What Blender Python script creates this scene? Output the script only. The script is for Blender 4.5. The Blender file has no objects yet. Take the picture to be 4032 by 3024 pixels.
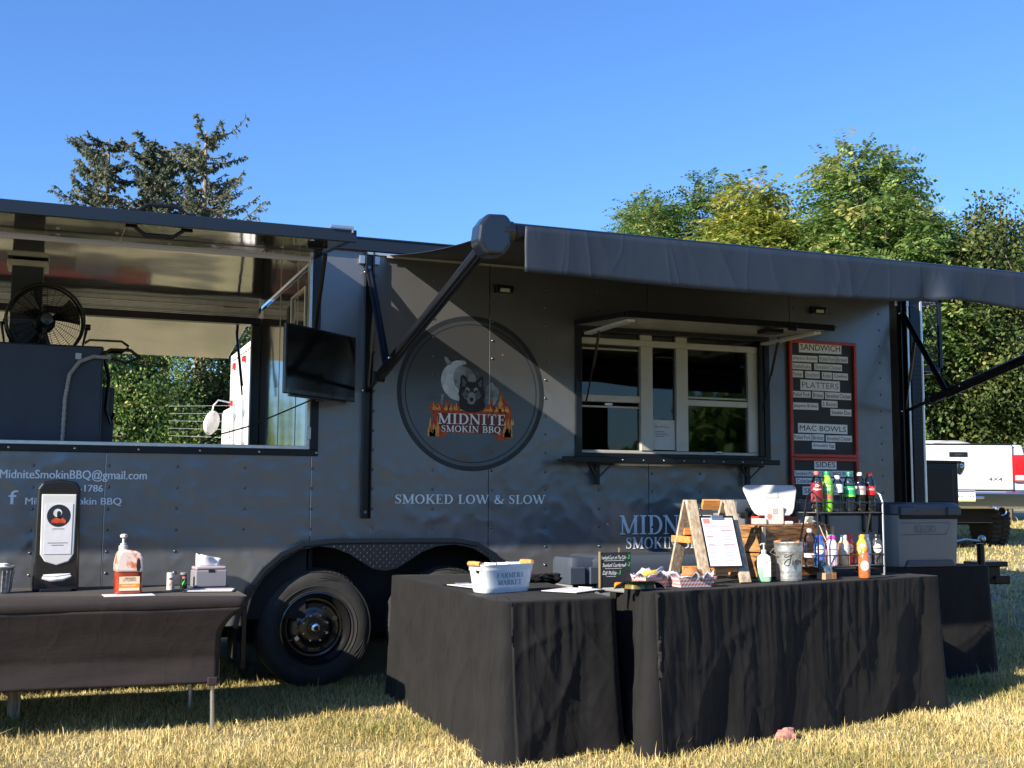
import bpy, bmesh, math, random
import numpy as np
from mathutils import Vector, Matrix, noise as mn
random.seed(7); RNG = np.random.default_rng(7)
SC = bpy.context.scene
COL = SC.collection
PI = math.pi

# ---------------------------------------------------------------- camera, sky, sun, exposure
cam_d = bpy.data.cameras.new("camera"); cam = bpy.data.objects.new("camera", cam_d); COL.objects.link(cam)
cam_d.sensor_width = 36.0; cam_d.lens = 36.0 * 4540 / 4032; cam_d.clip_start = 0.05; cam_d.clip_end = 600
def cam_axes(yaw, pitch, roll):
    f = Vector((math.sin(yaw)*math.cos(pitch), math.cos(yaw)*math.cos(pitch), math.sin(pitch)))
    r = Vector((math.cos(yaw), -math.sin(yaw), 0)); u = r.cross(f)
    c, s = math.cos(roll), math.sin(roll)
    return c*r + s*u, -s*r + c*u, f
_r, _u, _f = cam_axes(0.37195, 0.0979, 0.00458)
_m = Matrix((_r, _u, -_f)).transposed().to_4x4(); _m.translation = (0.147, -7.318, 1.2)
cam.matrix_world = _m
SC.camera = cam

SUN = Vector((1.0, 0.39, -0.577)).normalized()           # the way the light travels
el = math.asin(-SUN.z); az = math.atan2(-SUN.x, -SUN.y)
W = bpy.data.worlds.new("World"); SC.world = W; W.use_nodes = True
nt = W.node_tree; nt.nodes.clear()
sky = nt.nodes.new("ShaderNodeTexSky"); sky.sky_type = 'NISHITA'; sky.sun_disc = False
sky.sun_elevation = el; sky.sun_rotation = az; sky.altitude = 100; sky.air_density = 1.25; sky.dust_density = 0.4; sky.ozone_density = 3.2
bg = nt.nodes.new("ShaderNodeBackground"); bg.inputs[1].default_value = 0.092
wo = nt.nodes.new("ShaderNodeOutputWorld"); gn = nt.nodes.new("ShaderNodeMix"); gn.data_type = "RGBA"; gn.blend_type = "MULTIPLY"; gn.inputs[0].default_value = 1.0; gn.inputs[7].default_value = (0.41, 0.62, 0.96, 1); nt.links.new(sky.outputs[0], gn.inputs[6]); nt.links.new(gn.outputs[2], bg.inputs[0]); nt.links.new(bg.outputs[0], wo.inputs[0])
sd = bpy.data.lights.new("sun", 'SUN'); sd.energy = 4.4; sd.angle = math.radians(0.5); sd.color = (1.0, 0.90, 0.74)
so = bpy.data.objects.new("sun", sd); COL.objects.link(so); so.rotation_euler = SUN.to_track_quat('-Z', 'Y').to_euler(); so.location = (-6, -8, 12)
SC.view_settings.view_transform = 'Standard'; SC.view_settings.look = 'None'
SC.view_settings.exposure = 1.4; SC.view_settings.gamma = 1.0; SC.view_settings.use_curve_mapping = False
SC.cycles.max_bounces = 8; SC.cycles.transparent_max_bounces = 12; SC.cycles.caustics_reflective = False; SC.cycles.caustics_refractive = False

# ---------------------------------------------------------------- materials
def mat(name, col, rough=0.6, metal=0.0, var=0.0, vscale=20.0, bump=0.0, bscale=60.0, spec=0.5, emit=None, coat=0.0, sheen=0.0, trans=0.0, stretch=None, col2=None, bdist=0.01, detail=4.0):
    m = bpy.data.materials.new(name); m.use_nodes = True; t = m.node_tree; b = t.nodes["Principled BSDF"]
    b.inputs["Base Color"].default_value = (*col, 1); b.inputs["Roughness"].default_value = rough; b.inputs["Metallic"].default_value = metal
    b.inputs["Specular IOR Level"].default_value = spec; b.inputs["Coat Weight"].default_value = coat
    b.inputs["Sheen Weight"].default_value = sheen; b.inputs["Transmission Weight"].default_value = trans
    if var > 0 or bump > 0 or col2:
        tc = t.nodes.new("ShaderNodeTexCoord"); mp = t.nodes.new("ShaderNodeMapping"); t.links.new(tc.outputs["Object"], mp.inputs[0])
        if stretch: mp.inputs["Scale"].default_value = stretch
    if var > 0 or col2:
        n = t.nodes.new("ShaderNodeTexNoise"); n.inputs["Scale"].default_value = vscale; n.inputs["Detail"].default_value = detail; t.links.new(mp.outputs[0], n.inputs[0])
        r = t.nodes.new("ShaderNodeValToRGB"); t.links.new(n.outputs[0], r.inputs[0])
        a = col2 or tuple(min(1, c*(1+var)) for c in col); z = col if col2 else tuple(c*(1-var) for c in col)
        r.color_ramp.elements[0].position = .35; r.color_ramp.elements[1].position = .65
        r.color_ramp.elements[0].color = (*z, 1); r.color_ramp.elements[1].color = (*a, 1); t.links.new(r.outputs[0], b.inputs["Base Color"])
    if bump > 0:
        n = t.nodes.new("ShaderNodeTexNoise"); n.inputs["Scale"].default_value = bscale; n.inputs["Detail"].default_value = detail; t.links.new(mp.outputs[0], n.inputs[0])
        bp = t.nodes.new("ShaderNodeBump"); bp.inputs["Strength"].default_value = bump; bp.inputs["Distance"].default_value = bdist
        t.links.new(n.outputs[0], bp.inputs["Height"]); t.links.new(bp.outputs[0], b.inputs["Normal"])
    if emit: b.inputs["Emission Color"].default_value = (*emit, 1); b.inputs["Emission Strength"].default_value = 1
    return m
def nn(t, typ, **kw):
    n = t.nodes.new(typ)
    for k, v in kw.items(): setattr(n, k, v)
    return n
def mth(t, op, a, b=None, c=None):
    n = t.nodes.new("ShaderNodeMath"); n.operation = op
    for i, v in enumerate((a, b, c)):
        if v is None: continue
        if isinstance(v, (int, float)): n.inputs[i].default_value = v
        else: t.links.new(v, n.inputs[i])
    return n.outputs[0]
def panel_mat():
    """charcoal metallic paint over thin sheet: satin, oil-canned, pulled in at each rivet"""
    m = mat("charcoal_sheet_paint", (0.19, 0.192, 0.2), 0.28, 0.62, coat=0.16)
    t = m.node_tree; b = t.nodes["Principled BSDF"]; b.inputs["Coat Roughness"].default_value = 0.12
    tc = nn(t, "ShaderNodeTexCoord"); sp = nn(t, "ShaderNodeSeparateXYZ"); t.links.new(tc.outputs["Object"], sp.inputs[0])
    def cell(o, step, off):
        q = mth(t, 'DIVIDE', mth(t, 'SUBTRACT', o, off), step)
        return mth(t, 'MULTIPLY', mth(t, 'SUBTRACT', q, mth(t, 'ROUND', q)), step)
    dx = cell(sp.outputs[0], 0.4064, 0.0); dz = cell(sp.outputs[2], 0.127, 1.502 - 0.127*8)
    r = mth(t, 'SQRT', mth(t, 'ADD', mth(t, 'MULTIPLY', dx, dx), mth(t, 'MULTIPLY', dz, dz)))
    mr = nn(t, "ShaderNodeMapRange"); mr.interpolation_type = 'SMOOTHSTEP'; t.links.new(r, mr.inputs[0]); mr.inputs[1].default_value = 0.0; mr.inputs[2].default_value = 0.055
    n1 = nn(t, "ShaderNodeTexNoise"); n1.inputs["Scale"].default_value = 1.25; n1.inputs["Detail"].default_value = 1.0; t.links.new(tc.outputs["Object"], n1.inputs[0])
    n2 = nn(t, "ShaderNodeTexNoise"); n2.inputs["Scale"].default_value = 9.0; n2.inputs["Detail"].default_value = 0.5; t.links.new(tc.outputs["Object"], n2.inputs[0])
    zf = nn(t, "ShaderNodeMapRange"); t.links.new(sp.outputs[2], zf.inputs[0]); zf.inputs[1].default_value = 2.1; zf.inputs[2].default_value = 1.45; zf.inputs[3].default_value = 0.12; zf.inputs[4].default_value = 1.0
    dent = mth(t, 'MULTIPLY', mr.outputs[0], mth(t, 'MULTIPLY', mth(t, 'POWER', n2.outputs[0], 3.0), 0.010))
    h = mth(t, 'ADD', mth(t, 'MULTIPLY', n1.outputs[0], 0.0022), mth(t, 'ADD', dent, mth(t, 'MULTIPLY', n2.outputs[0], 0.0)))
    h = mth(t, 'MULTIPLY', h, zf.outputs[0])
    bp = nn(t, "ShaderNodeBump"); bp.inputs["Strength"].default_value = 1.0; bp.inputs["Distance"].default_value = 1.0
    t.links.new(h, bp.inputs["Height"]); t.links.new(bp.outputs[0], b.inputs["Normal"])
    n3 = nn(t, "ShaderNodeTexNoise"); n3.inputs["Scale"].default_value = 5.0; n3.inputs["Detail"].default_value = 6; t.links.new(tc.outputs["Object"], n3.inputs[0])
    rr = nn(t, "ShaderNodeMapRange"); t.links.new(n3.outputs[0], rr.inputs[0]); rr.inputs[3].default_value = 0.25; rr.inputs[4].default_value = 0.36; t.links.new(rr.outputs[0], b.inputs["Roughness"])
    return m
def tint_mat(name, ramp, rough=0.7, transl=0.3, attr="tint", spec=0.25):
    m = bpy.data.materials.new(name); m.use_nodes = True; t = m.node_tree; t.nodes.clear()
    a = nn(t, "ShaderNodeAttribute", attribute_name=attr); r = nn(t, "ShaderNodeValToRGB"); t.links.new(a.outputs["Fac"], r.inputs[0])
    e = r.color_ramp.elements
    while len(e) < len(ramp): e.new(0.5)
    for x, (p, c) in zip(e, ramp): x.position = p; x.color = (*c, 1)
    b = nn(t, "ShaderNodeBsdfPrincipled"); b.inputs["Roughness"].default_value = rough; b.inputs["Specular IOR Level"].default_value = spec; t.links.new(r.outputs[0], b.inputs["Base Color"])
    o = nn(t, "ShaderNodeOutputMaterial")
    if transl > 0:
        tr = nn(t, "ShaderNodeBsdfTranslucent"); t.links.new(r.outputs[0], tr.inputs[0]); mx = nn(t, "ShaderNodeMixShader"); mx.inputs[0].default_value = transl
        t.links.new(b.outputs[0], mx.inputs[1]); t.links.new(tr.outputs[0], mx.inputs[2]); t.links.new(mx.outputs[0], o.inputs[0])
    else: t.links.new(b.outputs[0], o.inputs[0])
    return m
def glass_mat(name, tint=(0.9, 0.95, 0.95), refl=1.5, rough=0.02):
    m = bpy.data.materials.new(name); m.use_nodes = True; t = m.node_tree; t.nodes.clear()
    fr = nn(t, "ShaderNodeFresnel"); fr.inputs[0].default_value = refl; tr = nn(t, "ShaderNodeBsdfTransparent"); tr.inputs[0].default_value = (*tint, 1)
    g = nn(t, "ShaderNodeBsdfGlossy"); g.inputs["Roughness"].default_value = rough; mx = nn(t, "ShaderNodeMixShader"); o = nn(t, "ShaderNodeOutputMaterial")
    t.links.new(fr.outputs[0], mx.inputs[0]); t.links.new(tr.outputs[0], mx.inputs[1]); t.links.new(g.outputs[0], mx.inputs[2]); t.links.new(mx.outputs[0], o.inputs[0])
    return m
def gingham_mat():
    m = mat("red_gingham_paper", (.8, .8, .78), .6); t = m.node_tree; b = t.nodes["Principled BSDF"]
    tc = nn(t, "ShaderNodeTexCoord"); sp = nn(t, "ShaderNodeSeparateXYZ"); t.links.new(tc.outputs["Object"], sp.inputs[0])
    def st(o): return mth(t, 'GREATER_THAN', mth(t, 'FRACT', mth(t, 'MULTIPLY', o, 55.0)), .5)
    s = mth(t, 'MULTIPLY', mth(t, 'ADD', st(mth(t, 'ADD', sp.outputs[0], sp.outputs[1])), st(sp.outputs[2])), .5)
    r = nn(t, "ShaderNodeValToRGB"); t.links.new(s, r.inputs[0]); r.color_ramp.elements[0].color = (.82, .8, .78, 1); r.color_ramp.elements[1].color = (.6, .12, .1, 1)
    t.links.new(r.outputs[0], b.inputs["Base Color"]); return m

M = dict(
 panel=panel_mat(),
 black=mat("black_painted_metal", (.005, .006, .009), .3, 0, coat=.1, spec=.35, bump=.05, bscale=80),
 frame=mat("black_satin_frame", (.008, .01, .014), .38, 0, bump=.04, bscale=50),
 navyframe=mat("dark_roof_trim", (.012, .017, .026), .3, .2),
 alu=mat("bare_aluminium", (.62, .62, .6), .35, .85, var=.06, bump=.05),
 whitemetal=mat("white_painted_metal", (.72, .72, .7), .4, 0, var=.03),
 winframe=mat("cream_aluminium_window_frame", (.5, .49, .45), .42, .35, var=.05, vscale=8, bump=.04),
 mirror=mat("polished_aluminium_lining", (.5, .47, .45), .08, .97, bump=.16, bscale=1.6, bdist=.05, detail=1.0),
 chrome=mat("chrome", (.75, .75, .76), .1, 1),
 steel=mat("zinc_steel", (.5, .5, .5), .35, .9),
 rubber=mat("tyre_rubber", (.02, .0195, .019), .75, 0, var=.2, vscale=14, bump=.2, bscale=120),
 rim=mat("gloss_black_rim", (.008, .008, .009), .22, 0, coat=.5),
 tread=mat("black_tread_plate", (.012, .017, .026), .28, .35, bump=.06, bscale=40),
 treadbars=mat("tread_plate_bars", (.012, .014, .018), .25, .3),  # raised bars of the fender plate, their own near-black
 dark=mat("interior_black", (.006, .006, .007), .8),
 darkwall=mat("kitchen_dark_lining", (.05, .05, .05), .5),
 glass=glass_mat("window_glass", (.45, .5, .5), 1.62),
 tvscreen=mat("tv_screen", (.004, .005, .006), .12, 0, spec=.45),
 vinylwhite=mat("white_vinyl_lettering", (.95, .95, .93), .6),
 vinylgrey=mat("pale_blue_grey_vinyl", (.8, .86, .92), .5),
 emblemdark=mat("emblem_dark_vinyl", (.02, .026, .034), .4, .2),
 moon=mat("moon_grey_print", (.6, .63, .63), .5, 0, var=.25, vscale=16),
 smoke=mat("smoke_grey_print", (.24, .27, .28), .5, 0, var=.4, vscale=14),
 wolfdark=mat("wolf_dark_fur_print", (.01, .014, .02), .5, 0, var=.5, vscale=40),
 wolfmid=mat("wolf_grey_fur_print", (.09, .11, .13), .5, 0, var=.4, vscale=60),
 wolflight=mat("wolf_pale_fur_print", (.26, .28, .29), .5, 0, var=.2, vscale=60),
 flamered=mat("flame_red_print", (.42, .03, .01), .5, 0, col2=(.6, .1, .02), vscale=30),
 flameorange=mat("flame_orange_print", (.75, .22, .03), .5, 0, col2=(.85, .45, .1), vscale=40),
 flameyellow=mat("flame_yellow_print", (.85, .55, .18), .5),
 maroon=mat("maroon_print", (.16, .03, .03), .5),
 cloth=mat("black_gathered_cloth", (.0095, .0092, .0098), .8, 0, var=.18, vscale=6, bump=.2, bscale=16, bdist=.008, sheen=.03, spec=.2, detail=6),
 stretchcloth=mat("dark_brown_stretch_cloth", (.017, .011, .012), .75, 0, var=.1, vscale=9, bump=.12, bscale=14, bdist=.01, stretch=(1, 1, 4), sheen=.04),
 canvas=mat("slate_awning_vinyl", (.015, .023, .038), .55, 0, var=.1, vscale=3, bump=.35, bscale=2.5, bdist=.03, stretch=(1, 1, .5), spec=.35),
 awnunder=mat("black_awning_vinyl", (.02, .022, .026), .6),
 smoker=mat("midnight_blue_enamel", (.022, .03, .047), .42, 0, var=.15, vscale=5, bump=.06, bscale=20),
 hose=mat("grey_corrugated_conduit", (.4, .38, .34), .5),
 paper=mat("white_paper", (.66, .66, .69), .7, bump=.1, bscale=30),
 card=mat("white_menu_card", (.88, .9, .94), .45),
 ink=mat("black_ink", (.01, .01, .02), .7, spec=.2),
 greyink=mat("faded_grey_ink", (.13, .13, .16), .6),
 redink=mat("red_ink", (.5, .12, .1), .6),
 redwood=mat("red_painted_wood", (.5, .045, .03), .38, 0, var=.12, vscale=12),
 slate=mat("black_letter_board", (.02, .022, .026), .6, bump=.15, bscale=100),
 wood=mat("weathered_plank", (.28, .2, .13), .75, 0, col2=(.5, .42, .32), vscale=9, bump=.3, bscale=25, stretch=(8, 8, 1.2)),
 orangewood=mat("cut_orange_wood", (.62, .25, .07), .6, 0, var=.25, vscale=10, stretch=(1, 6, 6)),
 crate=mat("torched_pine", (.1, .045, .015), .6, 0, col2=(.46, .22, .07), vscale=7, bump=.3, bscale=20, stretch=(1.2, 1.2, 9), detail=7),
 galv=mat("galvanised_steel", (.34, .35, .34), .38, .75, col2=(.55, .56, .55), vscale=45, bump=.1, bscale=60, detail=1),
 enamel=mat("white_enamel", (.74, .78, .78), .32, 0, var=.04, coat=.3),
 plastic=mat("white_gloss_plastic", (.5, .49, .48), .25, 0, coat=.2),
 blackplastic=mat("black_gloss_plastic", (.012, .012, .014), .22, 0, coat=.3),
 smokedplastic=mat("smoked_clear_plastic", (.26, .25, .28), .2, 0, coat=.3),
 frost=mat("pale_frosted_window", (.62, .62, .6), .25),
 coolergrey=mat("grey_cooler_plastic", (.2, .205, .21), .5, 0, bump=.06, bscale=70),
 armhead=mat("slate_gloss_plastic", (.01, .014, .022), .25, 0, coat=.3),
 coolerlid=mat("slate_cooler_lid", (.05, .062, .085), .45, 0, bump=.05, bscale=70),
 whitepaint=mat("white_vehicle_paint", (.7, .71, .72), .25, 0, coat=.5),
 truckwhite=mat("white_box_truck_paint", (.68, .67, .66), .45, 0, var=.03),
 redlens=mat("red_lamp_lens", (.55, .01, .015), .2, 0, coat=.5),
 orangeplastic=mat("orange_plastic", (.8, .25, .02), .4),
 brownbag=mat("snack_brown", (.4, .12, .04), .5, 0, var=.4, vscale=30),
 cardboard=mat("kraft_cardboard", (.42, .25, .14), .8, 0, var=.08),
 gingham=gingham_mat(),
 wrap=mat("printed_wax_paper", (.78, .78, .8), .55, 0, col2=(.35, .33, .42), vscale=60, bump=.5, bscale=25, detail=2),
 pickle=mat("olive_pickle", (.2, .15, .03), .35, 0, var=.4, vscale=20, coat=.4),
 corn=mat("yellow_corn", (.8, .55, .1), .5, 0, bump=.4, bscale=120),
 bread=mat("brown_cornbread", (.45, .17, .06), .6, 0, var=.25, vscale=30, bump=.3),
 chalkgreen=mat("green_chalk", (.08, .75, .15), .6),
 stone=mat("pink_stone", (.42, .2, .16), .8, 0, var=.3, bump=.4),
 brass=mat("brass_pin", (.55, .42, .2), .4, .7),
 pig=mat("red_pig_print", (.7, .2, .18), .5),
 bark=mat("grey_bark", (.16, .12, .09), .9, 0, var=.3, vscale=8, bump=.5, bscale=12),
)
def wrinkle(m, sc, dist):
    t = m.node_tree; b = t.nodes["Principled BSDF"]; tc = nn(t, "ShaderNodeTexCoord"); hs = None
    for k, (s_, w) in enumerate(((sc, 1.0), (sc*2.3, .45), (sc*.5, 1.3))):
        n = nn(t, "ShaderNodeTexNoise"); n.inputs["Scale"].default_value = s_; n.inputs["Detail"].default_value = 2.0; n.inputs["Distortion"].default_value = .6+.4*k
        mp = nn(t, "ShaderNodeMapping"); mp.inputs["Rotation"].default_value = (.4*k, .5+.3*k, .6*k); mp.inputs["Scale"].default_value = (1, 1, .38); t.links.new(tc.outputs["Object"], mp.inputs[0]); t.links.new(mp.outputs[0], n.inputs[0])
        h = mth(t, 'MULTIPLY', mth(t, 'POWER', mth(t, 'SUBTRACT', 1.0, mth(t, 'ABSOLUTE', mth(t, 'MULTIPLY', mth(t, 'SUBTRACT', n.outputs[0], .5), 4.0))), 6.0), w*dist); hs = h if hs is None else mth(t, 'ADD', hs, h)
    bp = nn(t, "ShaderNodeBump"); bp.inputs["Distance"].default_value = 1.0; bp.inputs["Strength"].default_value = 1.0; t.links.new(hs, bp.inputs["Height"])
    old = [l.from_socket for l in t.links if l.to_socket == b.inputs["Normal"]]
    if old: t.links.new(old[0], bp.inputs["Normal"])
    t.links.new(bp.outputs[0], b.inputs["Normal"])
wrinkle(M["cloth"], 2.8, .0019); wrinkle(M["stretchcloth"], 2.0, .0008); wrinkle(M["canvas"], 1.2, .004)
def liquid(name, col, rough=.12, coat=.6): return mat(name, col, rough, 0, coat=coat, var=.08, vscale=30)
# ---------------------------------------------------------------- mesh helpers
class MB:
    def __init__(s): s.v = []; s.f = []
    def add(s, vs, fs):
        o = len(s.v); s.v += [tuple(v) for v in vs]; s.f += [tuple(i + o for i in f) for f in fs]; return s
    def box(s, x0, x1, y0, y1, z0, z1, R=None, c=None):
        vs = [Vector((x, y, z)) for x in (x0, x1) for y in (y0, y1) for z in (z0, z1)]
        if R is not None:
            c = Vector(c) if c is not None else Vector(((x0+x1)/2, (y0+y1)/2, (z0+z1)/2)); vs = [c + R @ (v - c) for v in vs]
        return s.add(vs, [(0, 1, 3, 2), (4, 6, 7, 5), (0, 4, 5, 1), (2, 3, 7, 6), (0, 2, 6, 4), (1, 5, 7, 3)])
    def bar(s, a, b, w, h, up=(0, 0, 1)):
        a = Vector(a); b = Vector(b); d = (b - a).normalized(); sd_ = d.cross(Vector(up))
        if sd_.length < 1e-4: sd_ = d.cross(Vector((0, 1, 0)))
        sd_.normalize(); u = sd_.cross(d)
        vs = [p + sd_*sx*w/2 + u*sy*h/2 for p in (a, b) for sx in (-1, 1) for sy in (-1, 1)]
        return s.add(vs, [(0, 1, 3, 2), (4, 6, 7, 5), (0, 4, 5, 1), (2, 3, 7, 6), (0, 2, 6, 4), (1, 5, 7, 3)])
    def tube(s, pts, r, n=8, cap=True):
        pts = [Vector(p) for p in pts]; rs = r if isinstance(r, (list, tuple)) else [r]*len(pts); o = len(s.v); prev = None
        for i, p in enumerate(pts):
            d = (pts[min(i+1, len(pts)-1)] - pts[max(i-1, 0)]).normalized()
            a = prev if prev is not None else (Vector((0, 0, 1)) if abs(d.z) < .9 else Vector((1, 0, 0)))
            a = (a - d*a.dot(d)).normalized(); prev = a; b = d.cross(a)
            for k in range(n):
                t = 2*PI*k/n; s.v.append(tuple(p + (a*math.cos(t) + b*math.sin(t))*rs[i]))
        for i in range(len(pts)-1):
            for k in range(n): q = (k+1) % n; s.f.append((o+i*n+k, o+i*n+q, o+(i+1)*n+q, o+(i+1)*n+k))
        if cap: s.f.append(tuple(o+k for k in reversed(range(n)))); e = o+(len(pts)-1)*n; s.f.append(tuple(e+k for k in range(n)))
        return s
    def lathe(s, prof, n=24, axis='Z', c=(0, 0, 0), cap=True, sx=1, sy=1):
        o = len(s.v)
        for (r, h) in prof:
            for k in range(n):
                t = 2*PI*k/n; a, b = r*math.cos(t)*sx, r*math.sin(t)*sy
                p = {'Z': (a, b, h), 'Y': (a, h, b), 'X': (h, a, b)}[axis]; s.v.append((p[0]+c[0], p[1]+c[1], p[2]+c[2]))
        for i in range(len(prof)-1):
            for k in range(n):
                q = (k+1) % n; f = (o+i*n+k, o+i*n+q, o+(i+1)*n+q, o+(i+1)*n+k); s.f.append(f if axis != 'Y' else f[::-1])
        if cap:
            a = tuple(o+k for k in reversed(range(n))); e = o+(len(prof)-1)*n; b = tuple(e+k for k in range(n))
            s.f += [a, b] if axis != 'Y' else [a[::-1], b[::-1]]
        return s
    def prism(s, poly, y0, y1, mp=None):
        """poly in (x, z); extruded from y0 to y1"""
        n = len(poly); o = len(s.v)
        for y in (y0, y1): s.v += [(p[0], y, p[1]) for p in poly]
        A = sum(poly[i][0]*poly[(i+1) % n][1] - poly[(i+1) % n][0]*poly[i][1] for i in range(n))
        f0 = tuple(o+i for i in range(n)); f1 = tuple(o+n+i for i in range(n))
        if A < 0: f0 = f0[::-1]
        else: f1 = f1[::-1]
        s.f += [f0, f1]
        for i in range(n):
            j = (i+1) % n; q = (o+i, o+j, o+n+j, o+n+i); s.f.append(q[::-1] if A > 0 else q)
        return s
    def sphere(s, c, r, n=12, sc=(1, 1, 1), jit=0):
        prof = [(max(1e-4, math.sin(PI*i/n))*r, -math.cos(PI*i/n)*r) for i in range(n+1)]; o = len(s.v); s.lathe(prof, n*2)
        for i in range(o, len(s.v)):
            v = s.v[i]; k = 1 + (mn.noise(Vector(v)/r*1.7)*jit if jit else 0)
            s.v[i] = (c[0]+v[0]*sc[0]*k, c[1]+v[1]*sc[1]*k, c[2]+v[2]*sc[2]*k)
        return s
    def build(s, name, m, parent=None, smooth=False, bev=0, label=None, kind=None, loc=None, tri=False, seg=2):
        me = bpy.data.meshes.new(name); me.from_pydata(s.v, [], s.f); me.update()
        me.materials.append(M[m] if isinstance(m, str) else m)
        o = bpy.data.objects.new(name, me); COL.objects.link(o)
        if parent is not None: o.parent = parent
        if loc: o.location = loc
        if smooth:
            me.polygons.foreach_set("use_smooth", [True]*len(me.polygons))
            if smooth != 'all': me.set_sharp_from_angle(angle=math.radians(38))
        if bev:
            b = o.modifiers.new("bevel", 'BEVEL'); b.width = bev; b.segments = seg; b.limit_method = 'ANGLE'; b.angle_limit = math.radians(35)
        if label: o["label"] = label
        if kind: o["kind"] = kind
        return o
def thing(name, label, cat, loc=(0, 0, 0), rz=0, group=None):
    o = bpy.data.objects.new(name, None); COL.objects.link(o); o.location = loc; o.rotation_euler = (0, 0, rz); o.empty_display_size = .1
    o["label"] = label; o["category"] = cat
    if group: o["group"] = group
    return o
def tag(o, label, cat, group=None):
    o["label"] = label; o["category"] = cat
    if group: o["group"] = group
    return o
def copy_tree(root, loc, rz=None, label=None):
    r = root.copy(); COL.objects.link(r); r.location = loc
    if rz is not None: r.rotation_euler = (0, 0, rz)
    if label: r["label"] = label
    for ch in list(root.children):
        c = ch.copy(); COL.objects.link(c); c.parent = r
        for g in list(ch.children): d = g.copy(); COL.objects.link(d); d.parent = c
    return r
def wallmap(x0, z0, y=-.004): return lambda u, v: (x0+u, y, z0+v)
_tc = {}
def sans(txt, bold=0.0):
    k = (txt, bold)
    if k not in _tc:
        cu = bpy.data.curves.new("lettering", 'FONT'); cu.body = txt; cu.size = 1; cu.resolution_u = 3; cu.offset = bold
        ob = bpy.data.objects.new("lettering", cu); COL.objects.link(ob); bpy.context.view_layer.update()
        me = bpy.data.meshes.new_from_object(ob.evaluated_get(bpy.context.evaluated_depsgraph_get()))
        vs = [(v.co.x, v.co.y) for v in me.vertices]; fs = [tuple(p.vertices) for p in me.polygons]
        bpy.data.objects.remove(ob); bpy.data.curves.remove(cu); bpy.data.meshes.remove(me); _tc[k] = (vs, fs)
    return _tc[k]
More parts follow.
